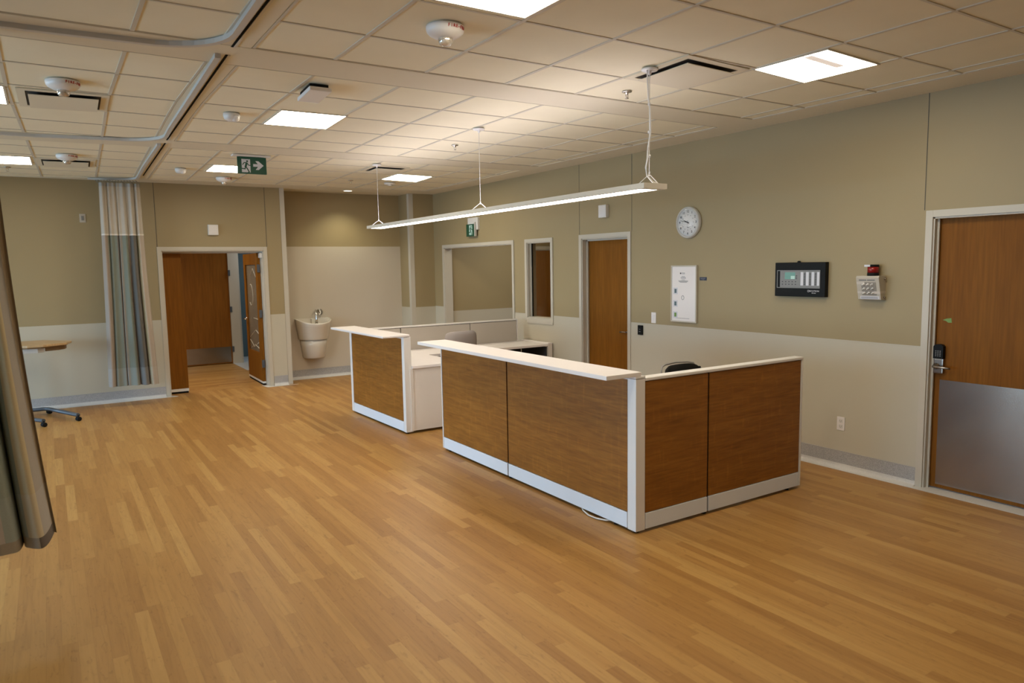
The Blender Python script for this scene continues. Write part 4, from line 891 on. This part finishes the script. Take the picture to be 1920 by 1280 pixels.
mb = MB(IM); mb.box((0.0935, -0.042, 0.0), (0.0945, -0.022, 0.075)); mb.build('tape_strip', 'cleartape', ib)
for v in (-0.075, 0.075):
    mb = MB(IM @ Matrix.Translation((0.093, v, 0.02)) @ Matrix.Rotation(PI / 2, 4, 'Y')); mb.lathe([(0.008, 0), (0.008, 0.008), (0.006, 0.012), (0, 0.014)], 12); mb.build('side_screw', 'steel', ib)
BM_ = IM @ Matrix.Translation((0.012, 0.1005, 0.05)) @ Matrix(((1, 0, 0, 0), (0, 0, 1, 0), (0, -1, 0, 0), (0, 0, 0, 1)))
mb = MB(BM_); mb.lathe([(0.044, 0), (0.044, 0.024), (0, 0.024)], 28); bn = mb.build('beacon', 'black', ib)
mb = MB(BM_); mb.lathe([(0.043, 0.0242), (0.043, 0.072), (0, 0.072)], 28); mb.build('red_lens', 'red', bn)
mb = MB(BM_); mb.lathe([(0.0435, 0.0722), (0.0435, 0.09), (0, 0.09)], 28); mb.build('beacon_cap', 'black', bn)
mb = MB(IM); mb.box((-0.036, 0.174, 0.085), (0.012, 0.190, 0.0975)); mb.build('cap_label', 'signw', bn)

# ---------------------------------------------------------------- small wall fittings
ol = thing('wall_outlet', 'white double wall outlet low on the right wall', 'outlet', (XR, 3.617, 0.39))
OM = wallR(3.617, 0.389, 0.004)
mb = MB(OM); mb.box((-0.036, -0.059, 0), (0.036, 0.059, 0.006), 0.003); mb.build('cover_plate', 'lam', ol)
for v in (-0.024, 0.024):
    mb = MB(OM); mb.box((-0.017, v - 0.016, 0.006), (0.017, v + 0.016, 0.008), 0.002); mb.build('receptacle', 'whitep', ol)
mb = MB(OM)
for v in (-0.024, 0.024):
    mb.box((-0.008, v - 0.003, 0.008), (-0.006, v + 0.007, 0.0083)); mb.box((0.006, v - 0.003, 0.008), (0.008, v + 0.007, 0.0083)); mb.box((-0.002, v - 0.01, 0.008), (0.002, v - 0.006, 0.0083))
mb.build('slots', 'gap', ol)
sw = thing('light_switch', 'white rocker light switch right of the far door', 'switch', (XR, 5.92, 1.19))
SWM = wallR(5.92, 1.188)
mb = MB(SWM); mb.box((-0.036, -0.06, 0), (0.036, 0.06, 0.006), 0.003); mb.build('cover_plate', 'lam', sw)
mb = MB(SWM @ Matrix.Rotation(0.06, 4, 'X')); mb.box((-0.016, -0.033, 0.003), (0.016, 0.033, 0.009), 0.002); mb.build('rocker', 'white', sw)
br = thing('card_reader', 'black card reader right of the far door', 'reader', (XR, 6.123, 1.037))
BRM = wallR(6.123, 1.037, 0.004)
mb = MB(BRM); mb.box((-0.038, -0.055, 0), (0.038, 0.055, 0.022), 0.008, 3); mb.build('body', 'black', br)
mb = MB(BRM); mb.box((-0.012, 0.008, 0.022), (0.012, 0.012, 0.0225)); mb.box((-0.014, -0.02, 0.022), (0.014, -0.014, 0.0225)); mb.build('indicator', 'greyink', br)
def speaker(Mx, loc, label):
    t = thing('wall_speaker', label, 'speaker', loc, 0, 'small white wall speakers')
    mb = MB(Mx); mb.box((-0.07, -0.075, 0), (0.07, 0.075, 0.05), 0.008); mb.build('case', 'whitep', t)
    mb = MB(Mx)
    for k in range(9): mb.box((-0.058, -0.058 + k * 0.0135, 0.05), (0.058, -0.051 + k * 0.0135, 0.0525))
    mb.build('grille', 'lam', t)
speaker(wallR(6.755, 2.425), (XR, 6.755, 2.35), 'white slotted wall speaker above the far orange door on the right wall')
speaker(wallB(2.09, 2.39), (2.09, YB, 2.31), 'white slotted wall speaker above the open double door')
th = thing('wall_fitting', 'small grey wall plate high on the back wall left of the curtain', 'switch', (0.455, YB, 2.53))
TM_ = wallB(0.456, 2.528)
mb = MB(TM_); mb.box((-0.036, -0.057, 0), (0.036, 0.057, 0.006), 0.002); mb.build('cover_plate', 'putty', th)
mb = MB(TM_); mb.box((-0.016, -0.03, 0.006), (0.016, 0.03, 0.012), 0.003); mb.build('insert', 'panelgrey', th)
tp = MB(W2 @ Matrix.Translation((0.112, 1.327, -0.0555))); tp.prism([(-0.04, 0.0), (-0.012, 0.012), (0.022, 0.017), (0.026, -0.018), (0.0, -0.018), (-0.016, -0.006)], 0.0, 0.0012)
tag(tp.build('tape', 'tape'), 'torn piece of green tape stuck on the near wood door', 'tape')

# ---------------------------------------------------------------- hand wash basin
sk = thing('wash_basin', 'white wall hung hand wash basin in the alcove', 'sink', (3.62, YR, 0.33))
KM = Matrix.Translation((3.62, YR - 0.0055, 0))
def dring(hw_, d, z, zf=None, n=24, y0=0.0):
    """D shaped ring: flat at wall, round in front; z at wall, zf at the front"""
    pts = []
    for k in range(n + 1):
        a = PI * k / n; x = -hw_ * math.cos(a); y = -d * math.sin(a) ** 0.75
        f = math.sin(a)
        pts.append((x, y - y0, z if zf is None else z + (zf - z) * f ** 1.4))
    return pts
mb = MB(KM)
prof = [dring(0.285, 0.40, 0.99, 0.925), dring(0.285, 0.405, 0.975, 0.905), dring(0.27, 0.37, 0.86), dring(0.245, 0.33, 0.70), dring(0.236, 0.315, 0.665), dring(0.232, 0.31, 0.655)]
inn = [dring(0.262, 0.372, 0.988, 0.921, y0=0.008), dring(0.235, 0.33, 0.90, 0.86, y0=0.012), dring(0.17, 0.24, 0.83, 0.81, y0=0.04), dring(0.03, 0.05, 0.80, 0.80, y0=0.12)]
rows = inn[::-1] + prof
V = mb.grid(rows)
mb.bm.faces.new(V[0]); 
for r0, r1 in zip(V, V[1:]):      # close the flat back
    mb.bm.faces.new((r0[0], r1[0], r1[-1], r0[-1]))
mb.build('basin', 'porc', sk)
mb = MB(KM); V = mb.grid([dring(0.216, 0.29, 0.656), dring(0.205, 0.27, 0.55), dring(0.178, 0.235, 0.36), dring(0.168, 0.22, 0.345), dring(0.10, 0.13, 0.335)])
mb.bm.faces.new(V[-1]); mb.bm.faces.new(V[0][::-1])
for r0, r1 in zip(V, V[1:]): mb.bm.faces.new((r0[0], r1[0], r1[-1], r0[-1]))
mb.build('trap_cover', 'porc', sk)
mb = MB(Matrix.Translation((3.62, YR - 0.0055, 0)))
mb.box((-0.02, -0.06, 0.88), (0.27, -0.003, 0.985), 0.01); mb.build('back_ledge', 'porc', sk)
fc = MB(KM); fc.lathe([(0.034, 0.0), (0.032, 0.008), (0.02, 0.012)], 18, Matrix.Translation((-0.02, -0.31, 0.915)))
fc.tube([(-0.02, -0.31, 0.92), (-0.02, -0.31, 1.0), (-0.018, -0.305, 1.08), (-0.012, -0.27, 1.125), (0.01, -0.2, 1.13), (0.04, -0.1, 1.12), (0.06, -0.03, 1.11), (0.07, 0.003, 1.105)], [0.024, 0.02, 0.016, 0.015, 0.015, 0.015, 0.015, 0.015], 12)
fo = fc.build('faucet', 'chrome', sk)
mb = MB(wallB(3.755, 1.085, 0.0055, YR)); mb.lathe([(0.056, 0.0), (0.055, 0.008), (0.025, 0.016), (0.022, 0.05), (0, 0.05)], 24); mb.build('wall_rosette', 'chrome', fo)
mb = MB(wallB(3.745, 1.085, 0.05, YR)); mb.tube([(0, 0, 0), (-0.006, -0.03, 0.025), (-0.006, -0.085, 0.03)], 0.008, 8); mb.build('lever', 'chrome', fo)

# ---------------------------------------------------------------- curtain tracks
def track(name_pts, label, slot):
    t = thing('curtain_track', label, 'rail', (name_pts[0][0], name_pts[0][1], HC), 0, 'curtain tracks of the left bays')
    mb = MB(); P = []
    pts = [Vector((*p, 0)) for p in name_pts]
    sec = [(-0.016, 0.0), (-0.017, -0.026), (0.017, -0.026), (0.016, 0.0)]
    for i, p in enumerate(pts):
        d = (pts[min(i + 1, len(pts) - 1)] - pts[max(0, i - 1)]).normalized(); nrm = Vector((d.y, -d.x, 0))
        P.append([(p.x + nrm.x * s, p.y + nrm.y * s, HC + w) for s, w in sec])
    V = mb.grid(P)
    for r in (V[0], V[-1]): mb.bm.faces.new(r)
    for f in mb.bm.faces: f.smooth = False
    mb.build('rail', 'alu', t)
    mb = MB(); (x0, y0), (x1, y1) = slot
    mb.prism([(x0, y0), (x0 + 0.013, y0), (x1 + 0.013, y1), (x1, y1)], HC - 0.0032, HC - 0.0002); mb.build('shadow_gap', 'gap', t)
    mb = MB(); mb.prism([(x0 + 0.013, y0), (x0 + 0.026, y0), (x1 + 0.026, y1), (x1 + 0.013, y1)], HC - 0.006, HC - 0.0002); mb.build('edge_bead', 'tbar', t)
    return t
def arc(cx, cy, r, n=9): return [(cx + r * math.cos(PI / 2 * k / n), cy + r * math.sin(PI / 2 * k / n)) for k in range(n + 1)]
track([(0.860, -0.5), (0.893, 3.0)] + arc(0.511, 4.02, 0.40) + [(0.0, 4.46), (-3.6, 4.50)], 'curtain rail curving left across the nearest ceiling strip', ((0.902, -0.5), (0.951, 4.33)))
track([(0.914, 4.5), (0.942, 5.5), (0.980, 6.9)] + arc(0.60, 7.32, 0.40) + [(0.0, 7.83), (-3.6, 7.9)], 'middle curtain rail curving left across the second ceiling strip', ((0.957, 4.5), (1.040, 7.63)))
track([(1.004, 7.85), (1.042, 9.5), (1.077, 10.4)] + arc(0.79, 10.72, 0.295) + [(0.54, 11.08)], 'curtain rail holding the far curtain near the back wall', ((1.049, 7.82), (1.132, 10.55)))

# ---------------------------------------------------------------- curtains
def curtain(name, label, fn, stripes, z_mesh, z_top, z_bot, hem, loc, ns=160, nz=26, folds=None, edge=None):
    """fn(s, z) -> (x, y); stripes [(s_end, colour)]"""
    t = thing(name, label, 'curtain', loc)
    def colour(s):
        for e, c in stripes:
            if s <= e: return c
        return stripes[-1][1]
    def sheet(nm, z0, z1, mat, over=None, off=0.0, par=None):
        bm = bmesh.new(); lay = bm.loops.layers.float_color.new('stripe')
        nzz = max(2, int(nz * (z1 - z0) / (z_top - z_bot)) + 1); V = []
        for i in range(ns + 1):
            s = i / ns; col = []
            for j in range(nzz + 1):
                zz = z0 + (z1 - z0) * j / nzz; x, y = fn(s, zz); col.append(bm.verts.new((x - loc[0], y - loc[1] - off, zz - loc[2])))
            V.append(col)
        for i in range(ns):
            c = over if over else colour((i + 0.5) / ns)
            if callable(c): c = c((i + 0.5) / ns)
            for j in range(nzz):
                f = bm.faces.new((V[i][j], V[i + 1][j], V[i + 1][j + 1], V[i][j + 1])); f.smooth = True
                for l in f.loops: l[lay] = (*c, 1)
        me = bpy.data.meshes.new(nm); bm.to_mesh(me); bm.free(); me.materials.append(M[mat])
        o = bpy.data.objects.new(nm, me); COL.objects.link(o); o.parent = par or t
        return o
    sheet('net_header', z_mesh, z_top, 'mesh', (0.50, 0.45, 0.385))
    sheet('cloth', z_bot + hem, z_mesh, 'curt')
    def lighter(s):
        c = colour(s); return tuple(min(0.75, 0.85 * v + 0.075) for v in c)
    h = sheet('hem', z_bot, z_bot + hem, 'curt', lighter)
    return t, sheet
BEI, SAGE, LAV, TAU, CRE, SLA, TEAL, GOLD = (0.36, 0.30, 0.25), (0.195, 0.215, 0.175), (0.19, 0.175, 0.165), (0.27, 0.245, 0.21), (0.44, 0.375, 0.315), (0.12, 0.115, 0.105), (0.24, 0.265, 0.22), (0.40, 0.33, 0.20)
def far_fn(s, z):
    v = min(1, max(0, (2.95 - z) / 2.7))
    x0 = 0.642 - 0.05 * v; x1 = 1.125 + 0.02 * v + 0.045 * max(0, v - 0.45)
    amp = 0.020 + 0.036 * v
    ph = 2 * PI * (5.2 * s + 0.22 * math.sin(5.5 * s + 0.6) + 0.05 * v * math.sin(9 * s)) + 0.5
    w = math.sin(ph) * (0.75 + 0.35 * math.sin(7 * s + 2)) + 0.30 * math.sin(2.3 * ph + 1.0)
    drift = 0.015 * math.sin(5 * s + 3 * v) * v
    x = x0 + (x1 - x0) * s + 0.02 * math.cos(ph) * (0.4 + v) + drift * (1 if 0.05 < s < 0.95 else 0.3)
    return x, 10.86 + amp * w - 0.10 * s * v
fst = [(0.12, BEI), (0.33, SAGE), (0.42, LAV), (0.50, TAU), (0.59, SAGE), (0.69, CRE), (0.755, SLA), (0.79, LAV), (0.84, TEAL), (0.90, GOLD), (0.97, CRE), (1.0, TEAL)]
fst = [(e, tuple(v * 0.9 for v in c)) for e, c in fst]
fc_t, fsheet = curtain('privacy_curtain', 'striped sage and beige curtain gathered beside the open double door', far_fn, fst, 2.287, 2.955, 0.285, 0.24, (0.87, 10.86, 0.285))
fsheet('seam_tape', 2.28, 2.30, 'curt', (0.62, 0.58, 0.52), 0.004)
fsheet('top_band', 2.915, 2.96, 'curt', (0.34, 0.33, 0.30), 0.003)
mb = MB()
for k in range(15):
    s = k / 14; x, y = far_fn(s, 2.955); tx = 0.62 + 0.46 * s; ty = 11.0 - 0.28 * max(0, s - 0.55) ** 1.3
    mb.tube([(x, y, 2.955), ((x + tx) / 2, (y + ty) / 2, 2.985), (tx, ty, HC - 0.032)], 0.004, 6)
mb.build('glider_hooks', 'panelgrey', fc_t)
def near_fn(s, z):
    v = min(1, max(0, (2.95 - z) / 2.6))
    x1 = -0.185 + 0.02 * v + 0.13 * v * v; x0 = -0.98 - 0.05 * v
    ph = 2 * PI * 7.2 * s + 1.9
    w = math.sin(ph) + 0.25 * math.sin(2.3 * ph)
    x = x0 + (x1 - x0) * s + 0.022 * math.cos(ph) * v
    return x, 4.56 + (0.045 + 0.04 * v) * w + 0.14 * v * max(0, s - 0.88) / 0.12
K = lambda c, f=1.2: tuple(min(0.85, v * f) for v in c)
nst = [(0.30, SAGE), (0.44, GOLD), (0.55, TAU), (0.66, (0.32, 0.27, 0.16)), (0.755, BEI), (0.83, TEAL), (0.875, SAGE), (0.91, GOLD), (0.945, TAU), (0.98, (0.36, 0.29, 0.20)), (1.0, (0.26, 0.20, 0.13))]
nst = [(e, K(c)) for e, c in nst]
nc_t, nsheet = curtain('privacy_curtain', 'striped beige curtain hanging at the left edge nearest the viewer', near_fn, nst, 2.42, 2.96, 0.40, 0.24, (-0.55, 4.56, 0.34))
nsheet('bottom_tape', 0.34, 0.40, 'curt', lambda s: (0.32, 0.275, 0.21) if s < 0.9 or s > 0.955 else (0.12, 0.10, 0.085))
mb = MB()
for k in range(14):
    s = k / 13; x, y = near_fn(s, 2.96); mb.tube([(x, y, 2.955), (x, 4.49, HC - 0.032)], 0.004, 6)
mb.build('glider_hooks', 'panelgrey', nc_t)

# ---------------------------------------------------------------- overbed table
ot = thing('overbed_table', 'overbed table with pale wood top on a low wheeled base behind the near curtain', 'table', (-0.2, 10.6, 0))
mb = MB(); mb.prism([(-0.62, 10.48), (-0.26, 10.36), (-0.10, 10.36), (0.145, 10.52), (0.205, 10.74), (-0.10, 11.12), (-0.62, 11.12)], 0.913, 0.940, 0.004); mb.build('table_top', 'maple', ot)
mb = MB(); mb.prism([(-0.6, 10.50), (-0.26, 10.385), (-0.12, 10.385), (0.12, 10.535), (0.16, 10.72), (-0.12, 11.08), (-0.6, 11.08)], 0.896, 0.9125); mb.build('top_underside', 'brown', ot)
mb = MB(); mb.prism([(-0.56, 10.44), (-0.16, 10.42), (-0.09, 10.46), (-0.10, 10.9), (-0.56, 10.9)], 0.84, 0.8955, 0.004); mb.build('height_bracket', 'alu', ot)
mb = MB(); mb.prism([(-0.085, 10.47), (0.06, 10.54), (0.125, 10.62), (0.145, 10.73), (-0.085, 10.95)], 0.850, 0.8955, 0.004); mb.build('side_bracket', 'brown', ot)
mb = MB(); mb.box((-0.47, 10.68, 0.07), (-0.39, 10.76, 0.8395), 0.006); mb.build('column', 'alu', ot)
mb = MB(); mb.tube([(-0.45, 10.93, 0.07), (-0.16, 10.92, 0.07), (-0.10, 10.88, 0.07), (0.20, 10.16, 0.072)], 0.024, 8); mb.tube([(-0.43, 10.93, 0.07), (-0.43, 10.6, 0.07), (-0.38, 10.4, 0.07), (-0.155, 10.02, 0.072)], 0.024, 8); mb.build('base', 'dgrey', ot)
for x, y in ((0.20, 10.16), (-0.155, 10.02), (-0.45, 10.93), (-0.10, 10.93)):
    mb = MB(Matrix.Translation((x, y, 0.027)) @ Matrix.Rotation(0.4, 4, 'Z') @ Matrix.Rotation(PI / 2, 4, 'X')); mb.lathe([(0.012, -0.028), (0.027, -0.026), (0.027, -0.006), (0.014, -0.004), (0.014, 0.004), (0.027, 0.006), (0.027, 0.026), (0.012, 0.028)], 16); mb.tube([(0, 0.0, 0), (0, 0.045, 0)], 0.01, 8); mb.build('caster', 'black', ot)

# ---------------------------------------------------------------- lights
def area(name, loc, rot, sx, sy, power, col, spread=None):
    l = bpy.data.lights.new(name, 'AREA'); l.shape = 'RECTANGLE'; l.size = sx; l.size_y = sy; l.energy = power; l.color = col
    if spread: l.spread = spread
    o = bpy.data.objects.new(name, l); COL.objects.link(o); o.location = loc; o.rotation_euler = rot; return o
for k, (a, b, c, d) in enumerate(WL):
    area('daylight', (XL - 0.25, (a + b) / 2, (c + d) / 2), (0, -PI / 2 + 0.5, 0), d - c, b - a, (165, 100, 135, 16)[k], (0.47, 0.74, 1.0), math.radians(140))
area('unseen_ceiling_lamp', (1.84, -0.17, HC - 0.01), (0, 0, 0), 0.58, 0.58, 27, (1.0, 0.90, 0.71))  # unseen lamp behind the camera, added to light the foreground floor
area('vestibule_fill', (1.5, 12.5, 2.58), (0, 0, 0), 0.6, 0.6, 34, (1.0, 0.86, 0.68))  # unseen source added to brighten the vestibule and its doors
area('side_room_lamp', (3.8, 14.2, 2.58), (0, 0, 0), 0.6, 0.6, 14, (0.85, 0.93, 1.0))
area('corridor_fill', (6.9, 9.6, 2.68), (0, 0, 0), 0.6, 1.2, 24, (1.0, 0.96, 0.84))  # added out of view because the corridor was too dim
sl_ = bpy.data.lights.new('alcove_spot', 'SPOT'); sl_.energy = 32; sl_.spot_size = math.radians(122); sl_.spot_blend = 0.85; sl_.shadow_soft_size = 0.05; sl_.color = (1.0, 0.95, 0.70)
so = bpy.data.objects.new('alcove_spot', sl_); COL.objects.link(so); so.location = (4.16, 11.3, HC - 0.03)
w = bpy.data.worlds.new('World'); SC.world = w; w.use_nodes = True
bg = w.node_tree.nodes['Background']; bg.inputs[0].default_value = (0.55, 0.72, 1.0, 1); bg.inputs[1].default_value = 0.6

# ---------------------------------------------------------------- camera
F, YAW, PITCH, ROLL = 1349.108, 0.5701748646, 0.1054122964, 0.0173130633
cy, sy_, cp, sp_ = math.cos(YAW), math.sin(YAW), math.cos(PITCH), math.sin(PITCH)
fwd = Vector((sy_ * cp, cy * cp, -sp_)); rgt = Vector((cy, -sy_, 0)); dwn = fwd.cross(rgt)
r2 = math.cos(ROLL) * rgt + math.sin(ROLL) * dwn; d2 = -math.sin(ROLL) * rgt + math.cos(ROLL) * dwn
cam = bpy.data.cameras.new('Camera'); cam.sensor_width = 36; cam.sensor_fit = 'HORIZONTAL'; cam.lens = F / 1920 * 36; cam.clip_start = 0.05
co = bpy.data.objects.new('Camera', cam); COL.objects.link(co)
mw = Matrix((r2, -d2, -fwd)).transposed().to_4x4(); mw.translation = (0, 0, 1.8); co.matrix_world = mw
cam.dof.use_dof = True; cam.dof.focus_distance = 6.2; cam.dof.aperture_fstop = 2.4
SC.camera = co
SC.view_settings.view_transform = 'Standard'; SC.view_settings.look = 'None'; SC.view_settings.exposure = 0.0
